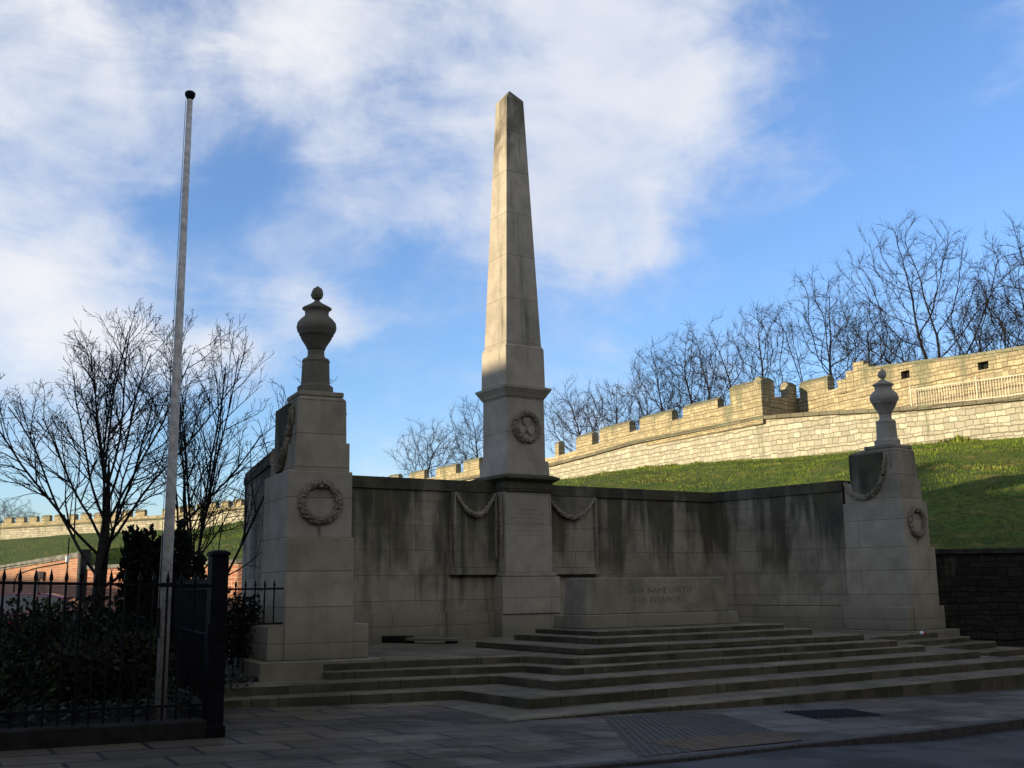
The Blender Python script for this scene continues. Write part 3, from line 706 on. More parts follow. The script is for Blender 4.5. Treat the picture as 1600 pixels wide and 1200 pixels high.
# ------------------------------------------------------------------ obelisk with its pedestal and inscribed tablet
OX, OY = 0.0, .198
ob = thing('obelisk', (OX, OY, FL), 'tall tapering stone obelisk rising from the middle of the screen wall', 'obelisk')
o = ob.location
g = MB(); a = .66
g.prism([(-.655,-.42),(.655,-.42),(.655,.85),(-.655,.85)], 2.15, 4.05)
g.prism([(-.70,-.432),(.78,-.432),(.78,.4),(-.70,.4)], 2.062, 2.148)
g.build('tablet', M_tab, ob, o, bevel=.008)
g = MB(); g.prism([(-.76,-.44),(.86,-.44),(.86,.4),(-.76,.4)], 1.20, 2.05)
g.prism([(-.76,-.40),(.86,-.40),(.86,.4),(-.76,.4)], .6, 1.20)
g.build('tablet_base', M_tab, ob, o, bevel=.008)
def mould(levels, cx=OX, cy=OY):
    g = MB()
    for (a0, z0, a1, z1) in levels: g.frus(cx, cy, a0, z0, a1, z1)
    return g
mould([(.675,4.05,.675,4.10),(.69,4.10,.70,4.15),(.675,4.15,.675,4.27),(.68,4.27,.78,4.34),(.80,4.34,.80,4.40),(.78,4.40,.67,4.455)]).build('lower_cornice', M_cope, ob, o, bevel=.004)
mould([(.625,4.455,.610,4.80),(.555,4.80,.545,6.32)]).build('pedestal', M_obl, ob, o, bevel=.01)
mould([(.55,6.32,.56,6.36),(.58,6.36,.60,6.42),(.61,6.42,.62,6.46),(.63,6.46,.675,6.54),(.685,6.54,.685,6.60),(.67,6.60,.60,6.63)]).build('upper_cornice', M_obl, ob, o, bevel=.004)
g = mould([(.573,6.63,.560,7.58),(.560,7.58,.5255,7.66)]); g.build('shaft_base', M_obl, ob, o, bevel=.01)
n = 9
zs = [7.66]+[7.66+(14.226-7.66)*i/n for i in range(1, n+1)]
# one continuous shaft: rebuild as single tapered column of rings
g = MB(); vs = []; fs = []
for i in range(n+1):
    a_ = lerp(.515,.2625,i/n); vs += [(OX-a_,OY-a_,zs[i]),(OX+a_,OY-a_,zs[i]),(OX+a_,OY+a_,zs[i]),(OX-a_,OY+a_,zs[i])]
    if i:
        b_ = (i-1)*4; fs += [(b_+j, b_+(j+1)%4, b_+4+(j+1)%4, b_+4+j) for j in range(4)]
vs.append((OX,OY,14.563)); t_ = n*4
fs += [(t_+j, t_+(j+1)%4, t_+4) for j in range(4)]+[(3,2,1,0)]
g.add(vs, fs); g.build('shaft', M_obl, ob, o, bevel=.010)
# wreath enclosing three shields
wz = 5.62; wy = OY-.555
wr = wreath((OX+.0, wy-.01, wz), (1,0,0), (0,0,1), (0,-1,0), .335, .078, 11).build('wreath', M_carve, ob, o)
def shield(cx, cz, ang, w, h):
    pts = [(-w,h*.5),(-w*.5,h*.44),(0,h*.5),(w*.5,h*.44),(w,h*.5),(w,-h*.05),(w*.72,-h*.35),(0,-h*.62),(-w*.72,-h*.35),(-w,-h*.05)]
    ca, sa = math.cos(ang), math.sin(ang)
    q = [(cx+x*ca-z*sa, cz+x*sa+z*ca) for x, z in pts]; n_ = len(q)
    g = MB(); g.add([(x, wy+.02, z) for x, z in q]+[(x, wy-.045, z) for x, z in q], [tuple(range(n_)), tuple(range(n_,2*n_))]+[(i,(i+1)%n_,n_+(i+1)%n_,n_+i) for i in range(n_)])
    return g
for cx, cz, an in ((0, .125, 0), (-.118, -.078, rad(120)), (.118, -.078, rad(-120))):
    shield(OX+cx, wz+cz, an, .100, .215).build('shield', M_obl, ob, o, bevel=.006)
text('IN REMEMBRANCE\nOF THOSE MEN OF THE\nNORTH EASTERN RAILWAY\nWHO GAVE THEIR LIVES\nFOR THEIR COUNTRY\nTHE COMPANY PLACES\nTHIS MONUMENT', .073, (0,-.421,3.32), ob, plain('worn_lettering', (.235,.212,.172), .95, .2, 20), 90, .0015, 1.35)
# swag panels either side of the tablet
for sx, x0, x1 in ((-1,-1.92,-.662),(1,.662,2.28)):
    g = MB(); g.prism([(x0,-.10),(x1,-.10),(x1,.1),(x0,.1)], 2.262, 4.0)
    g.prism([(x0-.015,-.135),(x1+.015,-.135),(x1+.015,.1),(x0-.015,.1)], 2.10, 2.26)
    tag(g.build('swag_panel', M_wall, sw, sw.location, bevel=.008))
    a_, b_ = x0+.09, x1-.09
    pts = [(lerp(a_, b_, i/14), -.13-.03*math.sin(math.pi*i/14), 4.0-.52*math.sin(math.pi*i/14)**.85) for i in range(15)]
    garland(pts, .068, seed=7+sx, n=30).build('swag', M_carve, sw, sw.location)
    pg = [(p_[0], p_[2]) for p_ in pts[1:-1]]; pg = [(pg[0][0], 4.0)]+pg+[(pg[-1][0], 4.0)]; n_ = len(pg)
    gg = MB(); gg.add([(a_, -.09, b2) for a_, b2 in pg]+[(a_, -.112, b2) for a_, b2 in pg], [tuple(range(n_)), tuple(range(n_, 2*n_))]+[(i, (i+1)%n_, n_+(i+1)%n_, n_+i) for i in range(n_)])
    gg.build('swag_stain', M_stain, sw, sw.location)  # slab shaped to the stain hanging inside the wall swag
    for ex in (x0+.07, x1-.07):
        zb = 2.45 if abs(ex) < 1.2 or ex < 0 and sx > 0 else 2.2
        garland([(ex, -.13, 4.0), (ex, -.13, 3.0), (ex, -.13, zb)], .052, n=30, seed=9).build('pendant', M_carve, sw, sw.location)
for ex in (-.70, .70):
    garland([(ex, -.30, 3.98), (ex, -.30, 2.5)], .048, n=26, seed=12).build('pendant', M_carve, ob, o)

# loose stone slab propped at the foot of the wall, and litter
sl = thing('stone_slab', (-3.5,-1.5,FL), 'low pale stone slab lying on dark blocks inside the screen wall', 'slab')
MB().prism([(-3.75,-1.35),(-3.15,-2.35),(-2.85,-2.15),(-3.45,-1.15)], FL+.05, FL+.11).build('slab', M_memst, sl, sl.location, bevel=.006)
MB().prism([(-4.05,-.85),(-3.7,-1.35),(-3.4,-1.1),(-3.75,-.6)], FL, FL+.14).build('block', M_dark, sl, sl.location, bevel=.006)
MB().prism([(-3.22,-2.1),(-3.12,-2.27),(-2.95,-2.15),(-3.05,-1.98)], FL, FL+.05).build('block', M_dark, sl, sl.location)
lt = thing('crushed_can', (5.9,-6.9,.69), 'small white and red crushed can littering the steps by the right pylon', 'litter')
lx, ly = 5.95, -6.62
MB().tube([(lx,ly,.72),(lx+.03,ly-.01,.735),(lx+.07,ly-.005,.725)], [.028,.040,.034], 10).build('can_end', M_white, lt, lt.location, smooth=True)
MB().tube([(lx+.07,ly-.005,.725),(lx+.12,ly+.005,.72),(lx+.17,ly,.715)], [.034,.03,.034], 10).build('can_body', M_red, lt, lt.location, smooth=True)

# ------------------------------------------------------------------ city wall
PATH = [(-60,198),(-30,172),(7.4,138.8),(22,115),(28.5,90),(31,66),(30.6,52.8),(30.3,41.8),(29.3,35.5),(28.8,30.8),(28.0,19.0),(31.2,19.4),(30.6,14.8),(30.55,14.4),(30.1,11),(29.9,5),(30.3,-2),(31,-14),(31.8,-28)]
BASE = [8.2,8.2,8.4,8.7,8.0,8.6,8.7,8.7,8.7,8.7,8.3,8.5,8.35,8.35,8.2,7.8,7.5,7.3,7.0]
STR = [10.3,10.3,10.35,10.6,10.9,10.6,10.5,10.35,10.4,10.55,10.55,10.62,10.20,10.15,9.80,9.55,9.4,9.2,9.0]
CRE = [11.0,11.0,11.05,11.1,11.35,11.35,11.2,11.0,11.15,11.4,11.75,11.95,11.97,11.2,11.2,11.2,11.2,11.2,11.2]
cw = thing('city_wall', (30,40,8), 'long crenellated medieval limestone city wall running along the top of the grass bank', 'city wall')
V2 = [Vector(p) for p in PATH]
def mitre(i):
    a = (V2[i]-V2[i-1]).normalized() if i else None; b = (V2[i+1]-V2[i]).normalized() if i < len(V2)-1 else None
    d_ = (a+b).normalized() if a and b else (a or b)
    n_ = Vector((-d_.y, d_.x))     # left of travel = away from town side (east)
    if a and b:
        n0 = Vector((-a.y, a.x)); n_ = n_/max(.5, n_.dot(n0))
    return n_
def wallstrip(z0, z1, front, backo, mi, g, i0=0, i1=None):
    i1 = i1 if i1 is not None else len(V2)-1
    vs = []; fs = []
    for i in range(i0, i1+1):
        n_ = mitre(i); f = V2[i]-n_*front; b = V2[i]+n_*backo
        vs += [(f.x,f.y,z0[i]),(f.x,f.y,z1[i]),(b.x,b.y,z1[i]),(b.x,b.y,z0[i])]
        if i > i0:
            o_ = (i-i0-1)*4; fs += [(o_+j, o_+(j+1)%4, o_+4+(j+1)%4, o_+4+j) for j in range(4)]
    fs += [(0,1,2,3), tuple(len(vs)-4+j for j in (3,2,1,0))]
    g.add(vs, fs, mi)
# the path runs north to south, so 'front' faces west, towards the street
V2_save, ST_save, BA_save = V2, STR, BASE
# the lower wall runs straight on where the parapet above it steps back
V2 = [Vector(p) for p in PATH[:10]+[(28.2,19.2),(28.65,15),(29.3,11),(29.75,5),(30.2,-2),(31,-14),(31.8,-28)]]
STR = STR[:10]+[10.5,10.2,9.85,9.55,9.4,9.2,9.0]; BASE = BASE[:10]+[8.3,8.3,8.2,7.8,7.5,7.3,7.0]
g = MB(); wallstrip([b-1.0 for b in BASE], STR, 0, 3.6, 0, g); g.build('lower_wall', M_city_low, cw, cw.location)
g = MB(); wallstrip([s+.002 for s in STR], [s+.20 for s in STR], .20, 3.4, 0, g); g.build('string_course', M_string, cw, cw.location)
V2, STR, BASE = V2_save, ST_save, BA_save
g = MB(); wallstrip([s-.3 for s in STR], CRE, -.02, .5, 0, g); g.build('parapet', M_city_up, cw, cw.location)
def onpath(seg, t):
    return V2[seg].lerp(V2[seg+1], t), (V2[seg+1]-V2[seg]).normalized(), lerp(CRE[seg], CRE[seg+1], t)
def merlon(p, q, zb, zt, th=.5, cop=True):
    p, q = Vector(p), Vector(q); d_ = (q-p).normalized(); n_ = Vector((-d_.y, d_.x))
    rr = random.Random(int(p.x*71+p.y*37)); zt = zt+rr.uniform(-.05,.05)
    me = MB().prism([p, q, q+n_*th, p+n_*th], zb-.3, zt-.22)
    me.prism([p-n_*.0+d_*.0, q, q+n_*th, p+n_*th], zt-.218, zt-.10, 1)
    c = MB()
    me.add([(*(p-n_*.03), zt-.10), (*(q-n_*.03), zt-.10), (*(q+n_*(th+.03)), zt-.10), (*(p+n_*(th+.03)), zt-.10), (*(p+n_*th*.5), zt+.10), (*(q+n_*th*.5), zt+.10)],
           [(0,1,5,4),(3,4,5,2),(0,4,3),(1,2,5),(0,3,2,1)], 1)
    return me.build('merlon', [M_city_up, M_coping], cw, (p.x, p.y, zb), bevel=.012)
off = Vector((0,0))
def mer(seg, t0, t1, zt, th=.5):
    a, d_, zb = onpath(seg, t0); b, _, zb2 = onpath(seg, t1)
    merlon(a, b, min(zb, zb2), zt, th)
# distant northern stretch
def run(seg, period, width, zadd=.75):
    L = (V2[seg+1]-V2[seg]).length; n = int(L//period)
    for i in range(n):
        t0 = (i+.15)*period/L; mer(seg, t0, t0+width/L, lerp(CRE[seg], CRE[seg+1], t0)+zadd)
run(1, 2.6, 1.6); run(2, 2.35, 1.5); run(3, 2.6, 1.6); run(4, 2.9, 1.8, .8)
mer(5,.02,.25,12.1); mer(5,.42,.70,12.05); mer(5,.80,1.0,12.1)
mer(6,.25,.45,12.0); mer(6,.62,.82,12.0); mer(7,.02,.12,12.0); mer(7,.55,.92,11.95)
mer(8,.1,.88,12.1); mer(9,.05,.33,12.15); mer(9,.42,.69,12.2); mer(9,.78,.998,12.62)
mer(10,.02,.36,12.75); mer(10,.74,.985,12.75); mer(11,.037,.53,12.75)
# higher plain parapet over the last stretch, with two square loops
def pt_at_y(y):
    for i in range(11, len(V2)-1):
        if V2[i].y >= y >= V2[i+1].y: return V2[i].lerp(V2[i+1], (V2[i].y-y)/(V2[i].y-V2[i+1].y))
ztop = [(14.6,12.75),(13.5,12.62),(11,12.4),(8,12.15),(5,11.99),(-2,11.98),(-14,11.95),(-28,11.9)]
def zt_at(y):
    for (a, za), (b, zb) in zip(ztop, ztop[1:]):
        if a >= y >= b: return lerp(za, zb, (a-y)/(a-b))
    return 12
loops = [(11.75,11.20,11.62,12.02),(7.40,6.86,11.30,11.66)]
g = MB(); gcop = MB(); gv = MB()
ys = sorted({14.6,13.5,11,8,5,-2,-14,-28,*[l[0] for l in loops],*[l[1] for l in loops]}, reverse=True)
for a, b in zip(ys, ys[1:]):
    pa, pb = pt_at_y(a), pt_at_y(b); za, zb = zt_at(a), zt_at(b)
    def seg(z0a, z0b, z1a, z1b, x0, x1, G, mi=0):
        G.add([(pa.x+x0,a,z0a),(pb.x+x0,b,z0b),(pb.x+x1,b,z0b),(pa.x+x1,a,z0a),(pa.x+x0,a,z1a),(pb.x+x0,b,z1b),(pb.x+x1,b,z1b),(pa.x+x1,a,z1a)],
              [(0,1,2,3),(4,5,6,7),(0,1,5,4),(1,2,6,5),(2,3,7,6),(3,0,4,7)], mi)
    lp = [l for l in loops if l[0] >= a-1e-6 and l[1] <= b+1e-6]
    zc = 11.2
    if lp:
        l = lp[0]; seg(zc, zc, l[2], l[2], -.004, .49, g); seg(l[3], l[3], za-.16, zb-.16, -.004, .49, g)
        seg(l[2], l[2], l[3], l[3], .35, .46, gv)
    else: seg(zc, zc, za-.16, zb-.16, -.004, .49, g)
    seg(za-.159, zb-.159, za, zb, -.05, .55, gcop)
g.build('high_parapet', M_city_up, cw, cw.location); gcop.build('coping', M_coping, cw, cw.location, bevel=.02); gv.build('loophole', M_dark, cw, cw.location)
# broken stub where the high parapet begins
g = MB(); p = pt_at_y(14.9)
rr = random.Random(5)
for k, (y0, y1, zz) in enumerate([(16.1,15.5,12.35),(15.5,15.0,12.72),(15.0,14.3,13.1),(14.3,14.0,12.9)]):
    g.prism([(p.x-.006,y1),(p.x-.006,y0),(p.x+.48,y0),(p.x+.48,y1)], 11.6, zz)
g.build('broken_parapet_end', [M_city_up], cw, cw.location, bevel=.03)

# cream railing along the wall's ledge
rl = thing('ledge_railing', (29.8,7,9.8), 'cream painted steel railing fixed in front of the city wall parapet at upper right', 'railing')
Y0, Y1 = 10.9, -10.0
def rxz(y): q = pt_at_y(y); return q.x-(.42 if y > 8 else .22), lerp(9.92, 9.60, (10.9-y)/9) if y > 2 else lerp(9.60, 9.45, (2-y)/12)
for k in range(3):
    g = MB(); hh = [.12,.72,.72][k]
    if k == 2: break
    g.tube([(rxz(y)[0], y, rxz(y)[1]+(.14 if k == 0 else 1.0)) for y in [Y0-(Y0-Y1)*i/10 for i in range(11)]], .022, 5); g.build('rail', M_rail, rl, rl.location)
y = Y0; i = 0
barm = None
while y > Y1:
    x, z = rxz(y); post = i % 24 == 0
    if i < 100:
        g = MB(); g.tube([(x-.0, y, z+.05), (x, y, z+(1.22 if post else 1.02))], .030 if post else .013, 5); g.build('post' if post else 'bar', M_rail, rl, (x, y, z))
    y -= .145; i += 1

# ------------------------------------------------------------------ brick walls at left
def wall_run(name, label, pts, base, tops, thick, mat, cop_h=.14, cat='wall', coursecap=None):
    t_ = thing(name, (*pts[0], base), label, cat)
    g = MB(); c = MB()
    for i in range(len(pts)-1):
        a, b = Vector(pts[i]), Vector(pts[i+1]); d_ = (b-a).normalized(); n_ = Vector((-d_.y, d_.x))*thick
        za, zb = tops[i], tops[i+1]
        def sg(G, z0a, z0b, z1a, z1b, ex):
            aa, bb, cc_, dd = a-n_.normalized()*ex, b-n_.normalized()*ex, b+n_+n_.normalized()*ex, a+n_+n_.normalized()*ex
            G.add([(*aa,z0a),(*bb,z0b),(*cc_,z0b),(*dd,z0a),(*aa,z1a),(*bb,z1b),(*cc_,z1b),(*dd,z1a)], [(0,1,2,3),(4,5,6,7),(0,1,5,4),(1,2,6,5),(2,3,7,6),(3,0,4,7)])
        sg(g, base, base, za-cop_h, zb-cop_h, 0); sg(c, za-cop_h+.002, zb-cop_h+.002, za, zb, .05)
    g.build('brickwork', mat, t_, t_.location); c.build('coping', M_bcop, t_, t_.location, bevel=.01)
    return t_
bw1 = wall_run('brick_wall', 'orange brick retaining wall with a grey coping behind the parked cars', [(-20,50),(-12.2,31),(-8.72,19.45),(-7.26,13.76)], .3, [2.60,2.68,2.76,3.05], .35, M_brick1, .17)
g = MB().box(-7.32,-7.0,13.42,13.75,.3,3.12); g.build('end_pier', plain('dark_end_pier', (.035,.032,.028), .9, .3, 6), bw1, bw1.location, bevel=.02)
bw2 = wall_run('brick_wall', 'lower old red brick wall running from the dark pier to behind the memorial', [(-7.1,13.30),(-4.14,8.17),(.5,6.0)], .3, [2.62,2.68,2.70], .35, M_brick2, .12)
# pipes and a cable post on the orange wall
dp = thing('drainpipe', (-7.95,16.1,.4), 'grey drainpipe with a square hopper head on the orange brick wall', 'drainpipe')
MB().tube([(-8.02,16.1,.4),(-8.02,16.1,2.25)], .045, 8).build('pipe', M_bcop, dp, dp.location, smooth=True)
MB().box(-8.12,-7.9,15.98,16.22,2.25,2.5).build('hopper', M_pale, dp, dp.location, bevel=.01)
MB().tube([(-8.42,18.2,.6),(-8.42,18.2,2.2),(-8.36,18.0,2.45),(-8.0,16.6,2.62),(-7.5,14.6,2.74)], .018, 6).build('cable', M_iron, dp, dp.location)
dq = thing('iron_standpipe', (-8.4,17.1,.4), 'short black iron standpipe with a pointed top before the orange brick wall', 'standpipe')
MB().tube([(-8.4,17.0,.4),(-8.4,17.0,1.9)], .04, 7).build('pipe', M_iron, dq, dq.location)
MB().lathe([(.05,0),(.075,.05),(.06,.2),(.02,.36),(.004,.46)], (-8.4,17.0,1.9), 8).build('cap', M_iron, dq, dq.location)
sp_ = thing('lamp_column', (-7.75,13.1,.4), 'thin dark post with a small white light bracket by the end of the orange wall', 'lamp post')
MB().tube([(-7.72,13.15,.4),(-7.72,13.15,3.45)], [.028,.02], 6).build('post', M_iron, sp_, sp_.location)
MB().box(-7.80,-7.70,13.0,13.1,2.72,2.90).build('light_bracket', M_white, sp_, sp_.location, bevel=.01)
lp_ = thing('bollard_light', (-6.45,1.3,.42), 'slim white lamp post with a dark cap, seen between the shrubs and the left wing', 'lamp post')
MB().tube([(-6.95,2.6,.42),(-6.95,2.6,2.45)], .035, 8).build('post', M_pale, lp_, lp_.location, smooth=True)
MB().lathe([(.04,0),(.075,.02),(.08,.14),(.05,.17)], (-6.95,2.6,2.45), 12).build('lantern', M_white, lp_, lp_.location, smooth=True)
MB().lathe([(.09,0),(.095,.03),(.03,.09)], (-6.95,2.6,2.62), 12).build('cap', M_iron, lp_, lp_.location)

# ------------------------------------------------------------------ cars
def make_car(loc, yaw_, paint, label):
    c = thing('parked_car', loc, label, 'car', 'cars parked behind the garden')
    o = Vector(loc)
    prof = [(-2.05,.35),(-2.08,.62),(-2.0,.86),(-1.72,.93),(-1.15,1.30),(-.75,1.40),(.15,1.42),(.45,1.36),(1.02,.98),(1.75,.86),(2.0,.70),(2.06,.40),(1.7,.30),(-1.7,.30)]
    def ext(prof, hw, tumble, inset=0):
        n_ = len(prof); vs = []
        for sgn in (-1, 1):
            for x, z in prof:
                w = hw-(max(0, z-.9)*tumble); vs.append((x, sgn*w, z))
        return vs, [tuple(range(n_)), tuple(reversed(range(n_, 2*n_)))]+[(i, (i+1) % n_, n_+(i+1) % n_, n_+i) for i in range(n_)]
    g = MB(); g.add(*ext(prof, .84, .38)); g.build('body', paint, None, (0,0,0), bevel=.05)
    body = COL.objects['body'] if 'body' in COL.objects else None
    parts = []
    body = [x for x in COL.objects if x.type == 'MESH' and x.name.startswith('body') and x.parent is None][0]
    for p_ in body.data.polygons: p_.use_smooth = True
    parts.append(body)
    def add(name, g, mat, smooth=False): parts.append(g.build(name, mat, None, (0,0,0), smooth=smooth, bevel=0))
    for sgn in (-1, 1):
        for wn in ([(-1.52,.98),(-1.08,1.28),(-.72,1.35),(-.62,1.35),(-.62,.94)], [(-.54,.94),(-.54,1.35),(.12,1.37),(.36,1.32),(.86,.99),(.86,.95)]):
            y_ = [sgn*(.84-max(0, z-.9)*.38+.006) for x, z in wn]
            g = MB(); g.add([(x, yy, z) for (x, z), yy in zip(wn, y_)]+[(x, yy-sgn*.02, z) for (x, z), yy in zip(wn, y_)], [tuple(range(len(wn))), tuple(range(len(wn), 2*len(wn)))]+[(i, (i+1)%len(wn), len(wn)+(i+1)%len(wn), len(wn)+i) for i in range(len(wn))])
            add('side_window', g, M_glass)
    for nm, (x0, z0), (x1, z1) in (('windscreen', (.52,1.33), (.98,1.01)), ('rear_window', (-1.20,1.285), (-1.66,.98))):
        w0, w1 = .84-(z0-.9)*.38-.08, .84-(z1-.9)*.38-.06; nx = .012 if x1 > 0 else -.012
        g = MB(); g.add([(x0+nx,-w0,z0+.01),(x0+nx,w0,z0+.01),(x1+nx,w1,z1+.01),(x1+nx,-w1,z1+.01),(x0-nx,-w0,z0-.02),(x0-nx,w0,z0-.02),(x1-nx,w1,z1-.02),(x1-nx,-w1,z1-.02)], [(0,1,2,3),(4,5,6,7),(0,1,5,4),(1,2,6,5),(2,3,7,6),(3,0,4,7)])
        add(nm, g, M_glass)
    for x in (-1.25, 1.32):
        for sgn in (-1, 1):
            g = MB().tube([(x, sgn*.66, .31), (x, sgn*.86, .31)], .31, 18)
            add('wheel', g, M_tyre); w_ = parts[-1]
            g = MB().tube([(x, sgn*.86, .31), (x, sgn*.868, .31)], .19, 14); r_ = g.build('rim', M_rim, None, (0,0,0)); r_.parent = w_
    for sgn in (-1, 1):
        add('headlight', MB().box(1.93,2.03,sgn*.62-.14,sgn*.62+.14,.62,.74), M_white)
        add('tail_light', MB().box(-2.09,-2.0,sgn*.68-.10,sgn*.68+.10,.66,.84), M_red)
        add('door_mirror', MB().box(.62,.76,sgn*.93-.08,sgn*.93+.06,.96,1.08), paint)
    for p_ in parts: p_.parent = c
    c.rotation_euler = (0, 0, yaw_)
    return c
make_car((-9.35,10.6,.40), rad(158), M_carred, 'red parked car nearer the tree, seen over the shrubs')
make_car((-11.9,12.6,.40), rad(150), M_carblue, 'dark blue parked car at the left edge, behind the red one')

# ------------------------------------------------------------------ trees
def grow(rr, start, dirv, length, radius, level, maxl, par, out, mi=0):
    """par: per level (children, len ratio, angle, segs, wander, uplift)"""
    ch, lr, ang, segs, wand, lift = par[level]
    pts = [Vector(start)]; rs = [radius]; d_ = Vector(dirv).normalized(); tip = .35 if level < maxl else .3
    st = length/segs
    for i in range(segs):
        d_ = (d_+Vector((rr.gauss(0,wand), rr.gauss(0,wand), rr.gauss(0,wand)+lift))).normalized()
        pts.append(pts[-1]+d_*st); rs.append(radius*lerp(1, tip, (i+1)/segs))
    out.append((level, pts, rs))
    if level == maxl: return
    for k in range(ch):
        f = lerp(.22 if level else .42, .99, (k+rr.random()*.8)/ch); i = min(int(f*segs), segs-1); ff = f*segs-i
        p = pts[i].lerp(pts[i+1], ff); base = (pts[i+1]-pts[i]).normalized()
        a = rr.random()*6.283; perp = base.orthogonal().normalized(); perp.rotate(Matrix.Rotation(a, 3, base))
        an = ang*rr.uniform(.65,1.25)
        nd = base*math.cos(an)+perp*math.sin(an)
        r2 = min(rs[i]*.72, radius*rr.uniform(.42,.62))
        L2 = length*lr*lerp(1.1, .62, f)*rr.uniform(.75,1.2)
        grow(rr, p, nd, L2, r2, level+1, maxl, par, out)
def finish_tree(t, out, mt, mc, sides=(9,6,5,3,3,3), minr=.0, split=1):
    g1 = MB(); g2 = MB()
    for lv, pts, rs in out:
        (g1 if lv < split else g2).tube(pts, [max(minr, r) for r in rs], sides[min(lv,5)], cap=False)
    g1.build('trunk', mt, t, t.location, smooth=True, fixn=False); g2.build('crown', mc, t, t.location, smooth=True, fixn=False)
import numpy as np
def crown_tree(x, y, z, h, w, seed, forks=1, step=.30, natt=620, rtip=.011, trunk_f=.30):
    """grow a bare crown towards points scattered through an uneven ellipsoid; returns tubes"""
    R_ = np.random.RandomState(seed)
    lobes = [(R_.uniform(-.22,.22)*w, R_.uniform(-.22,.22)*w, R_.uniform(.45,.74)*h, R_.uniform(.26,.36)*w, R_.uniform(.20,.27)*h) for _ in range(6)]
    lobes.append((0, 0, .60*h, .44*w, .40*h))
    att = []
    while len(att) < natt:
        l_ = lobes[R_.randint(len(lobes))]; v = R_.normal(size=3); v /= np.linalg.norm(v); v *= R_.rand()**(1/2.2)
        p = np.array([l_[0]+v[0]*l_[3], l_[1]+v[1]*l_[3], l_[2]+v[2]*l_[4]])
        if p[2] > .22*h and p[2] < h: att.append(p)
    att = np.array(att); att[:, 2] *= h/att[:, 2].max()
    nodes = [np.zeros(3)]; par = [-1]
    lean = R_.normal(size=2)*.05
    n0 = int(trunk_f*h/step)
    for k in range(n0):
        nodes.append(nodes[-1]+np.array([lean[0]+R_.normal()*.04, lean[1]+R_.normal()*.04, 1])*step); par.append(len(nodes)-2)
    if forks > 1:
        b = 2
        p = nodes[b]; q = b; dv = np.array([R_.choice([-1,1])*.32, R_.choice([-1,1])*.32, 1]); dv /= np.linalg.norm(dv)
        for k in range(n0):
            p = p+dv*step+R_.normal(size=3)*.01; nodes.append(p); par.append(q); q = len(nodes)-1
    P = np.array(nodes); alive = np.ones(len(att), bool)
    near = np.full(len(att), 1e9); nidx = np.zeros(len(att), int)
    def upd(st):
        D = np.linalg.norm(att[:, None, :]-P[None, st:, :], axis=2); m_ = D.min(1); a_ = D.argmin(1)+st; bt = m_ < near; near[bt] = m_[bt]; nidx[bt] = a_[bt]
    upd(0)
    kc = {}; dead = {}
    import collections; kc = collections.defaultdict(int)
    for it in range(70):
        alive &= near > step*1.15
        if not alive.any() or len(P) > 2600: break
        new = []
        for nd in np.unique(nidx[alive]):
            sel = alive & (nidx == nd); dv = att[sel]-P[nd]; dv /= np.linalg.norm(dv, axis=1)[:, None]; d_ = dv.mean(0)
            pr = par[nd]
            if pr >= 0: d_ = d_+.75*(P[nd]-P[pr])/step
            d_ = d_+R_.normal(size=3)*.12+np.array([0,0,.04]); d_ /= np.linalg.norm(d_)+1e-9
            q_ = P[nd]+d_*step
            if kc[nd] >= 3 or np.linalg.norm(P-q_, axis=1).min() < step*.55: dead[nd] = True; continue
            kc[nd] += 1; new.append((nd, q_))
        if not new: break
        st = len(P); P = np.vstack([P]+[q for _, q in new]); par += [nd for nd, _ in new]
        upd(st)
    n = len(P); kids = [[] for _ in range(n)]
    for i_, p_ in enumerate(par):
        if p_ >= 0: kids[p_].append(i_)
    r = np.zeros(n)
    for i_ in range(n-1, -1, -1):
        r[i_] = rtip if not kids[i_] else sum(r[k]**2.15 for k in kids[i_])**(1/2.15)
    out = []
    stack = [(0, None)]
    while stack:
        s0, prev = stack.pop(); chain = [prev] if prev is not None else []
        c = s0
        while True:
            chain.append(c)
            if not kids[c]: break
            ks = sorted(kids[c], key=lambda q: -r[q])
            for k in ks[1:]: stack.append((k, c))
            c = ks[0]
        if len(chain) > 1:
            rs = [float(r[c_]) for c_ in chain]
            if prev is not None: rs[0] = min(rs[0], rs[1]*1.1)
            out.append((0 if rs[0] > .075 else (2 if rs[0] > .03 else 3), [Vector(P[c_])+Vector((x,y,z)) for c_ in chain], rs))
    # fine twigs on every slender shoot
    for i_ in range(n):
        if r[i_] < .026 and par[i_] >= 0:
            bd = P[i_]-P[par[i_]]; bd /= np.linalg.norm(bd)+1e-9
            for q in range(3 if kids[i_] else 5):
                d_ = bd*1.25+R_.normal(size=3)*.50; d_[2] += .30; d_ /= np.linalg.norm(d_); L = R_.uniform(.3,.85)
                m_ = P[i_]+d_*L*.5+R_.normal(size=3)*.02; e_ = m_+(d_+R_.normal(size=3)*.12)*L*.5
                out.append((4, [Vector(v_)+Vector((x,y,z)) for v_ in (P[i_], m_, e_)], [.0075, .006, .004]))
    return out
def far_tree(x, y, ztop_, width, label, seed, trunks=1):
    zb = 8.6 if y < 130 else 9
    t = thing('rampart_tree', (x, y, zb), label, 'tree', 'bare trees beyond the city wall')
    h = (ztop_-zb)*.91
    out = crown_tree(x, y, zb, h, width*.98, seed, trunks, step=.34 if h > 12 else .30, natt=int(360+24*width), trunk_f=.24)
    finish_tree(t, out, M_barkf, M_twig, minr=.004)
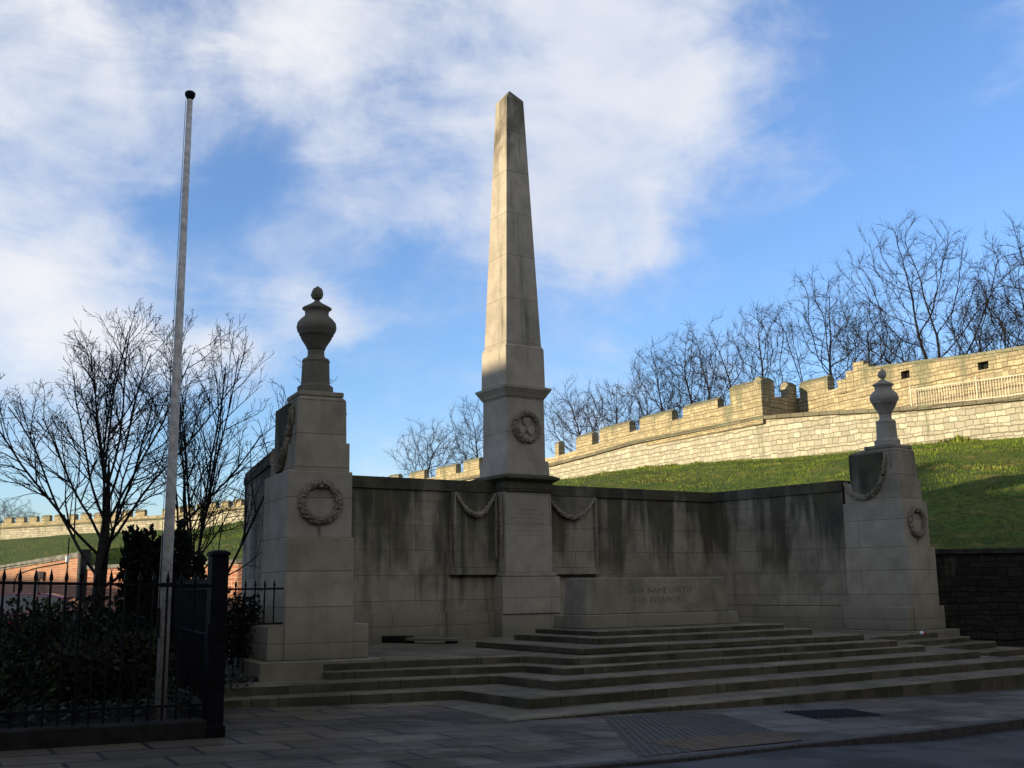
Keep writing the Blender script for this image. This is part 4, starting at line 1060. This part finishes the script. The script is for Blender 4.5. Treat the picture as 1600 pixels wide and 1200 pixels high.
FT = [(9.3,150.6,16.2,9,'small distant bare tree at the far left end of the wall',1),
(36.3,72.5,19.3,8.5,'low spreading bare tree left of the obelisk, farthest from it',1),
(35.8,62.1,20.2,5.5,'bare tree close against the left side of the obelisk pedestal',1),
(36.2,46.4,19.0,7.0,'bare tree just to the right of the obelisk pedestal',2),
(36.1,42.0,17.8,6.0,'shorter dense bare tree second to the right of the obelisk',1),
(36.2,36.9,20.3,6.0,'leaning open bare tree third to the right of the obelisk',1),
(35.8,33.0,20.6,5.6,'round headed bare tree behind the first stepped merlons',1),
(35.4,29.6,20.3,4.8,'slender forked bare tree left of the wall turret',2),
(35.9,26.3,20.5,4.8,'bare tree directly behind the wall turret',1),
(40.7,25.7,23.0,8.0,'wide bare tree right of the wall turret',1),
(40.8,22.0,20.8,5.0,'thin twiggy bare tree behind the broken end of the high parapet',1),
(40.6,19.8,19.2,4.8,'small bare tree between the thin tree and the tallest tree',1),
(40.4,17.0,25.0,9.5,'tallest broad bare tree above the right urn',2),
(40.7,14.4,20.0,4.6,'low bare tree to the right of the tallest tree',1),
(41.0,12.8,18.8,4.6,'small multi-branched bare tree near the right edge',1),
(41.8,11.2,23.0,7.5,'tall bare tree cut by the right edge of the picture',2)]
for i, (x, y, zt, w, lb, tr) in enumerate(FT): far_tree(x, y, zt, w*1.15, lb, 100+i, tr)

# near garden trees
def near_tree(loc, label, seed, trunk_h, h, limbs, spread, tr, par, lean=0, lim_r=.055):
    t = thing('garden_tree', loc, label, 'tree', 'bare trees in the railed garden')
    rr = random.Random(seed); out = []; x, y, z = loc
    pts = [Vector((x, y, z)), Vector((x+.01, y, z+trunk_h*.5)), Vector((x+.05, y, z+trunk_h)), Vector((x+.10, y+.03, z+trunk_h+.9)), Vector((x+.08, y+.03, z+trunk_h+1.8))]
    out.append((0, pts, [tr, tr*.86, tr*.80, tr*.42, tr*.12]))
    for k in range(limbs):
        a = k*2.399+rr.uniform(-.3,.3); f = k/limbs
        an = lerp(spread, .14, f)*rr.uniform(.85,1.1)
        zz_ = lerp(trunk_h-.55, trunk_h+1.5, f); r_ = lerp(lim_r, lim_r*.75, f)
        d_ = Vector((math.cos(a)*math.sin(an), math.sin(a)*math.sin(an), math.cos(an)))
        grow(rr, (x+.05, y, z+zz_), d_, (h-trunk_h)*lerp(.92,.84,f)*rr.uniform(.82,1.08)-f*1.0, r_, 1, 4, par, out)
    finish_tree(t, out, M_bark, M_bark, (12,7,5,4,3,3), minr=.0035)
par1 = {1:(11,.40,rad(40),10,.06,.055),2:(6,.46,rad(38),6,.09,.05),3:(4,.50,rad(38),4,.12,.03),4:(0,0,0,3,.13,.02)}
near_tree((-9.9,-1.2,.42), 'larger bare garden tree with a low fork, left of the flagpole', 21, 2.0, 6.6, 15, 1.05, .14, par1, lim_r=.031)
par2 = {1:(11,.30,rad(34),9,.04,.07),2:(5,.46,rad(36),6,.08,.05),3:(3,.50,rad(38),4,.11,.03),4:(0,0,0,3,.13,.02)}
near_tree((-8.62,-2.4,.42), 'slimmer upright bare garden tree, right of the flagpole', 34, .7, 6.3, 8, .31, .075, par2, lim_r=.030)

# yews: dark columnar evergreens built of many small sprays
def leafy(g, rr, c, rx, ry, rz_, n, size, up=.3, shell=.55):
    for _ in range(n):
        while True:
            v = Vector((rr.uniform(-1,1), rr.uniform(-1,1), rr.uniform(-1,1)))
            if shell < v.length < 1: break
        p = Vector((c[0]+v.x*rx, c[1]+v.y*ry, c[2]+v.z*rz_))
        d_ = (Vector((v.x, v.y, v.z*.4+up))+Vector((rr.gauss(0,.5), rr.gauss(0,.5), rr.gauss(0,.5)))).normalized()
        s_ = d_.orthogonal().normalized(); s_.rotate(Matrix.Rotation(rr.random()*6.28, 3, d_)); sz = size*rr.uniform(.6,1.4)
        g.add([p, p+s_*sz*.35+d_*sz*.5, p+d_*sz, p-s_*sz*.35+d_*sz*.5], [(0,1,2,3)])
def yew(loc, h, w, label, seed):
    t = thing('columnar_yew', loc, label, 'conifer', 'dark yews behind the flagpole')
    rr = random.Random(seed); g = MB(); x, y, z = loc
    for k in range(7):
        a = k*2.4; r0 = w*.5*math.sqrt(k/7); hh = h*rr.uniform(.8,1.0)*(1-.15*r0/w)
        cx, cy = x+r0*math.cos(a), y+r0*math.sin(a)
        for j in range(9):
            f = (j+.5)/9; rr_ = w*.20*(1-.62*f**2.2)
            leafy(g, rr, (cx, cy, z+.2+hh*f*.93), rr_, rr_, hh/11, 95, .085, 1.4, .3)
    g.build('foliage', M_leafd, t, t.location, fixn=False)
    MB().tube([(x,y,z),(x,y,z+h*.5)], [.07,.03], 7).build('trunk', M_bark, t, t.location)
yew((-9.98,-4.7,.40), 2.45, .72, 'dark columnar yew immediately left of the flagpole', 1)
yew((-9.52,-4.9,.40), 2.35, .80, 'dark columnar yew immediately right of the flagpole', 2)

def bush(loc, rx, ry, h, label, seed, mat, n=1400, size=.075):
    t = thing('garden_shrub', loc, label, 'shrub', 'evergreen shrubs behind the railings')
    rr = random.Random(seed); g = MB(); x, y, z = loc
    for k in range(9):
        a = rr.random()*6.28; q = rr.random()**.5*.62
        leafy(g, rr, (x+rx*q*math.cos(a), y+ry*q*math.sin(a), z+h*rr.uniform(.35,.72)), rx*.45, ry*.45, h*.34, n//9, size, .5, .35)
    g.build('foliage', mat, t, t.location, fixn=False)
    g = MB()
    for k in range(6):
        a = k*1.05; g.tube([(x,y,z),(x+rx*.5*math.cos(a),y+ry*.5*math.sin(a),z+h*.6)], [.02,.008], 4)
    g.build('stems', M_bark, t, t.location)
BU = [((-12.0,-3.6,.42),1.1,.9,1.25,'wide dark shrub filling the bed before the parked cars',M_leafd),
((-10.7,-5.4,.42),.7,.7,1.35,'dark rounded shrub between the larger tree and the flagpole',M_leafd),
((-10.75,-6.6,.42),.5,.5,1.1,'dark shrub behind the flagpole foot, nearer than the yews',M_leafd),
((-12.7,-8.8,.42),.8,.45,.8,'low dark shrub right behind the railings near the notice',M_shrub),
((-12.6,-5.6,.42),1.0,.9,1.45,'broad dark shrub at the left edge, below the blue car',M_shrub),
((-11.3,-6.2,.42),.8,.7,1.25,'dark shrub in front of the red car',M_shrub),
((-11.2,-2.6,.42),1.0,.9,1.35,'tall olive shrub just left of the larger tree trunk',M_shrub2),
((-10.35,-3.2,.42),.75,.6,1.15,'grey-green shrub at the right foot of the larger tree',M_glaucous),
((-9.35,-4.95,.40),.6,.55,1.25,'dark shrub behind the short side railing, seen beside the gate pier',M_shrub),
((-8.75,-4.4,.42),.7,.8,1.55,'dense dark shrub under the slimmer tree',M_leafd),
((-8.0,-3.9,.42),.45,.9,1.45,'upright dark shrub growing against the left wing of the memorial',M_leafd),
((-11.6,-8.3,.42),.9,.5,.75,'low mixed shrub close behind the left railings',M_shrub2),
((-10.75,-7.8,.42),.7,.6,.95,'olive shrub at the foot of the flagpole',M_shrub2),
((-13.6,-8.0,.42),.9,.8,1.2,'dark shrub cut by the left edge of the picture near the sign',M_shrub)]
for i, (l_, rx, ry, h_, lb, mt) in enumerate(BU): bush(l_, rx, ry, h_, lb, 40+i, mt, 1900)
rg = random.Random(12); g = MB()
for k in range(9000):
    x = rg.uniform(-15,-8.6); y = rg.uniform(-9.5,-2)
    if y < -9.4+max(0, (x+10.5))*1.9: continue
    s_ = rg.uniform(.05,.12); a = rg.random()*6.28; b = a+1.57
    z = .43+rg.random()*.16
    g.add([(x,y,z),(x+s_*math.cos(a),y+s_*math.sin(a),z+rg.uniform(0,.05)),(x+s_*.6*math.cos(b)+s_*math.cos(a)*.8,y+s_*.6*math.sin(b),z+.03)], [(0,1,2)], 0 if rg.random() < .75 else 1)
tag(g.build('ground_cover', [M_shrub, M_glaucous], fixn=False), 'low leafy ground cover plants under the garden shrubs', 'ground cover', kind='stuff')

# ------------------------------------------------------------------ railings, gate pier, flagpole, sign
def bar_mesh(g, x, y, z0, z1, r=.0095, spike=.13):
    g.tube([(x,y,z0),(x,y,z1)], r, 5)
    g.lathe([(r*.8,0),(r*1.7,.03),(r*1.5,.055),(.001,spike)], (x,y,z1-.002), 5)
fr = thing('garden_railing', (-11.6,-9.69,.25), 'black spiked iron railing on a low stone kerb, left of the black gate pier', 'railing')
FX0, FX1 = -15.2, -10.52
fy = lambda x: -9.69+.0*(x+10.5)
fzr = lambda x: 1.90-.0215*(x+12)*1.0
g = MB()
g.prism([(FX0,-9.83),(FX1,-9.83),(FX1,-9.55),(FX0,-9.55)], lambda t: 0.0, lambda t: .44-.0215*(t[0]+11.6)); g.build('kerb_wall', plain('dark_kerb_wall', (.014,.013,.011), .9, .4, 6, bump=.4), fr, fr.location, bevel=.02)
for zz_ in (0, -1.30):
    g = MB(); h_ = .028
    g.prism([(FX0,-9.705),(FX1+.05,-9.705),(FX1+.05,-9.675),(FX0,-9.675)], lambda t: fzr(t[0])+zz_-h_/2, lambda t: fzr(t[0])+zz_+h_/2); g.build('rail', M_iron, fr, fr.location)
x = -12.655+.152*-16; k = -16
while x < FX1-.05:
    big = (k % 12 == 5)
    g = MB(); bar_mesh(g, x, -9.69, .40, fzr(x)+(.06 if big else .02), .018 if big else .0135, .17 if big else .14)
    g.build('bar', M_iron, fr, (x, -9.69, .4)); x += .152; k += 1
gp = thing('gate_pier', (-10.43,-9.72,.2), 'square black painted gate pier standing at the corner of the railings', 'gate pier')
MB().box(-10.525,-10.335,-9.815,-9.625,.12,2.20).build('shaft', M_pier, gp, gp.location, bevel=.012)
MB().frus(-10.43,-9.72,.108,2.20,.108,2.235).frus(-10.43,-9.72,.108,2.235,.06,2.262).build('cap', M_pier, gp, gp.location, bevel=.006)
MB().frus(-10.43,-9.72,.112,.12,.112,.34).build('foot', M_pier, gp, gp.location, bevel=.006)
MB().tube([(-10.54,-9.83,1.45),(-10.54,-9.83,1.20)], .02, 5).build('hinge_strap', M_iron, gp, gp.location)
# short return railing from the pier to the left pylon
M_kwall = plain('dark_side_kerb_wall', (.016,.015,.012), .9, .4, 6)  # even near-black colour for the side railing's kerb wall
f2 = thing('side_railing', (-9.2,-7.0,.3), 'short black spiked railing running from the gate pier back to the left pylon', 'railing')
for A_, B_, last in ((Vector((-10.38,-9.52)), Vector((-9.76,-5.64)), 0), (Vector((-9.76,-5.64)), Vector((-8.06,-5.60)), 4)):
    D_ = B_-A_
    for z in (1.83, 1.30):
        g = MB(); g.tube([(A_.x,A_.y,z),(B_.x,B_.y,z)], .015, 4); g.build('rail', M_iron, f2, f2.location)
    nb = int(round(D_.length/.15))
    for i in range(1, nb):
        p = A_+D_*(i/nb); g = MB(); bar_mesh(g, p.x, p.y, 1.30 if i > nb-last else .38, 1.85, .0125, .13); g.build('bar', M_iron, f2, (p.x, p.y, .36))
    g = MB(); n_ = Vector((-D_.y, D_.x)).normalized()*.11; e_ = D_.normalized()*(.12 if last else -.002)
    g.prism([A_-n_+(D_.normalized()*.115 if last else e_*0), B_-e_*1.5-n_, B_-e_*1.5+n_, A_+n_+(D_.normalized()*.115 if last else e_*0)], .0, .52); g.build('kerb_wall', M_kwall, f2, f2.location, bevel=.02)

fp = thing('flagpole', (-10.91,-9.35,.42), 'tall plain off-white flagpole with a dark cap standing just behind the railings', 'flagpole')
px_, py_ = -10.91, -9.35
MB().tube([(px_,py_,.40),(px_+.01,py_,3.0),(px_+.025,py_,7.83)], [.064,.058,.034], 16).build('pole', M_wood, fp, fp.location, smooth=True)
MB().lathe([(.034,0),(.05,.03),(.062,.05),(.066,.085),(.05,.105),(.02,.115)], (px_+.025,py_,7.80), 14).build('truck_cap', M_iron, fp, fp.location, smooth=True)
MB().tube([(px_-.03,py_-.02,7.78),(px_-.055,py_-.03,5),(px_-.085,py_-.03,1.45)], .004, 4).build('halyard', M_pale, fp, fp.location)
MB().tube([(px_-.075,py_-.04,1.30),(px_-.075,py_-.04,1.62)], .016, 6).build('cleat', M_iron, fp, fp.location)
MB().lathe([(.070,0),(.070,.045)], (px_+.003,py_,1.86), 14).build('strap', M_iron, fp, fp.location)

sg = thing('notice_board', (-12.78,-9.8,1.1), 'pale green notice cut off by the left edge, fixed to the railings', 'sign')
MB().box(-13.1,-12.695,-9.735,-9.72,1.30,1.50).build('panel', plain('pale_green_sign', (.34,.46,.36), .5, .05, 4), sg, sg.location, bevel=.003)
MB().box(-13.0,-12.8,-9.72,-9.70,1.38,1.42).build('bracket', M_iron, sg, sg.location)

# ------------------------------------------------------------------ street buildings outside the picture that shade the memorial
def building(name, label, x0, x1, y0, y1, h, mat, faces, storeys, ridge=None):
    b = thing(name, ((x0+x1)/2, (y0+y1)/2, 0), label, 'building')
    o = b.location
    g = MB().box(x0,x1,y0,y1,-1,h); g.build('wall', mat, b, o)
    g = MB().box(x0-.4,x1+.4,y0-.4,y1+.4,h+.002,h+.35)
    if ridge: 
        xm = (x0+x1)/2
        g.add([(x0-.4,y0-.4,h+.352),(x1+.4,y0-.4,h+.352),(x1+.4,y1+.4,h+.352),(x0-.4,y1+.4,h+.352),(xm,y0+1,h+ridge),(xm,y1-1,h+ridge)], [(0,1,4),(1,2,5,4),(2,3,5),(3,0,4,5),(3,2,1,0)])
    g.build('roof', plain(name+'_slate', (.06,.06,.065), .8, .3, 3), b, o)
    gw = MB(); gp_ = MB()
    for axis, c, a0, a1, sgn in faces:
        n_ = int((a1-a0)//3.2); 
        for s_ in range(storeys):
            for i in range(n_):
                a = a0+(i+.5)*(a1-a0)/n_; z0 = 1.2+s_*h/storeys
                for G, e, th_ in ((gw, .62, .03), (gp_, .5, .05)):
                    if axis == 'x': G.box(min(c, c+sgn*th_), max(c, c+sgn*th_), a-e, a+e, z0-(e-.5), z0+1.6+(e-.5))
                    else: G.box(a-e, a+e, min(c, c+sgn*th_), max(c, c+sgn*th_), z0-(e-.5), z0+1.6+(e-.5))
    w = gw.build('window', M_pale, b, o); w['kind'] = 'stuff'
    p_ = gp_.build('pane', M_glass, w, o)
    return b
M_bb = brickmat('street_brick', (.20,.10,.065), (.14,.07,.05), (.18,.16,.13))
building('railway_office', 'long dark brick office building across the street', -56, -42, -70, 3.3, 15.7, M_bb, [('x',-42,-70,3.3,1)], 4)
building('shadow_link', 'unseen lower brick block shaped to set the shadow height on the obelisk', -54, -43, 3.35, 6.7, 14.05, M_bb, [('x',-43,3.35,6.7,1)], 4)  # added out of view; kept low so sun reaches the upper obelisk
tw = building('shadow_gable', 'unseen brick block with a roof slope shaped to angle the shadow on the bank', -53, -43.5, 6.75, 12.1, 14.05, M_bb, [('x',-43.5,6.75,12.1,1)], 4)  # added out of view to carry the sloping shadow edge
g = MB(); g.add([(-53.3,6.76,14.42),(-43.2,6.76,14.42),(-43.2,12.2,14.42),(-53.3,12.2,14.42),(-53.3,11.9,17.2),(-43.2,11.9,17.2)], [(0,1,5,4),(1,2,5),(2,3,4,5),(3,0,4),(3,2,1,0)])
g.build('shadow_wedge', M_bb, tw, tw.location)  # wedge shaped for the diagonal shadow across the grass bank
building('shadow_annexe', 'unseen low brick block added to shade the parked cars and brick wall', -50, -43, 12.25, 30, 7.9, M_bb, [('x',-43,12.25,30,1)], 2)  # added out of view so its shadow covers the cars
building('street_terrace', 'brick terrace behind the photographer', -36, 40, -50, -37, 13.5, M_bb, [('y',-37,-36,40,1)], 4, ridge=3)
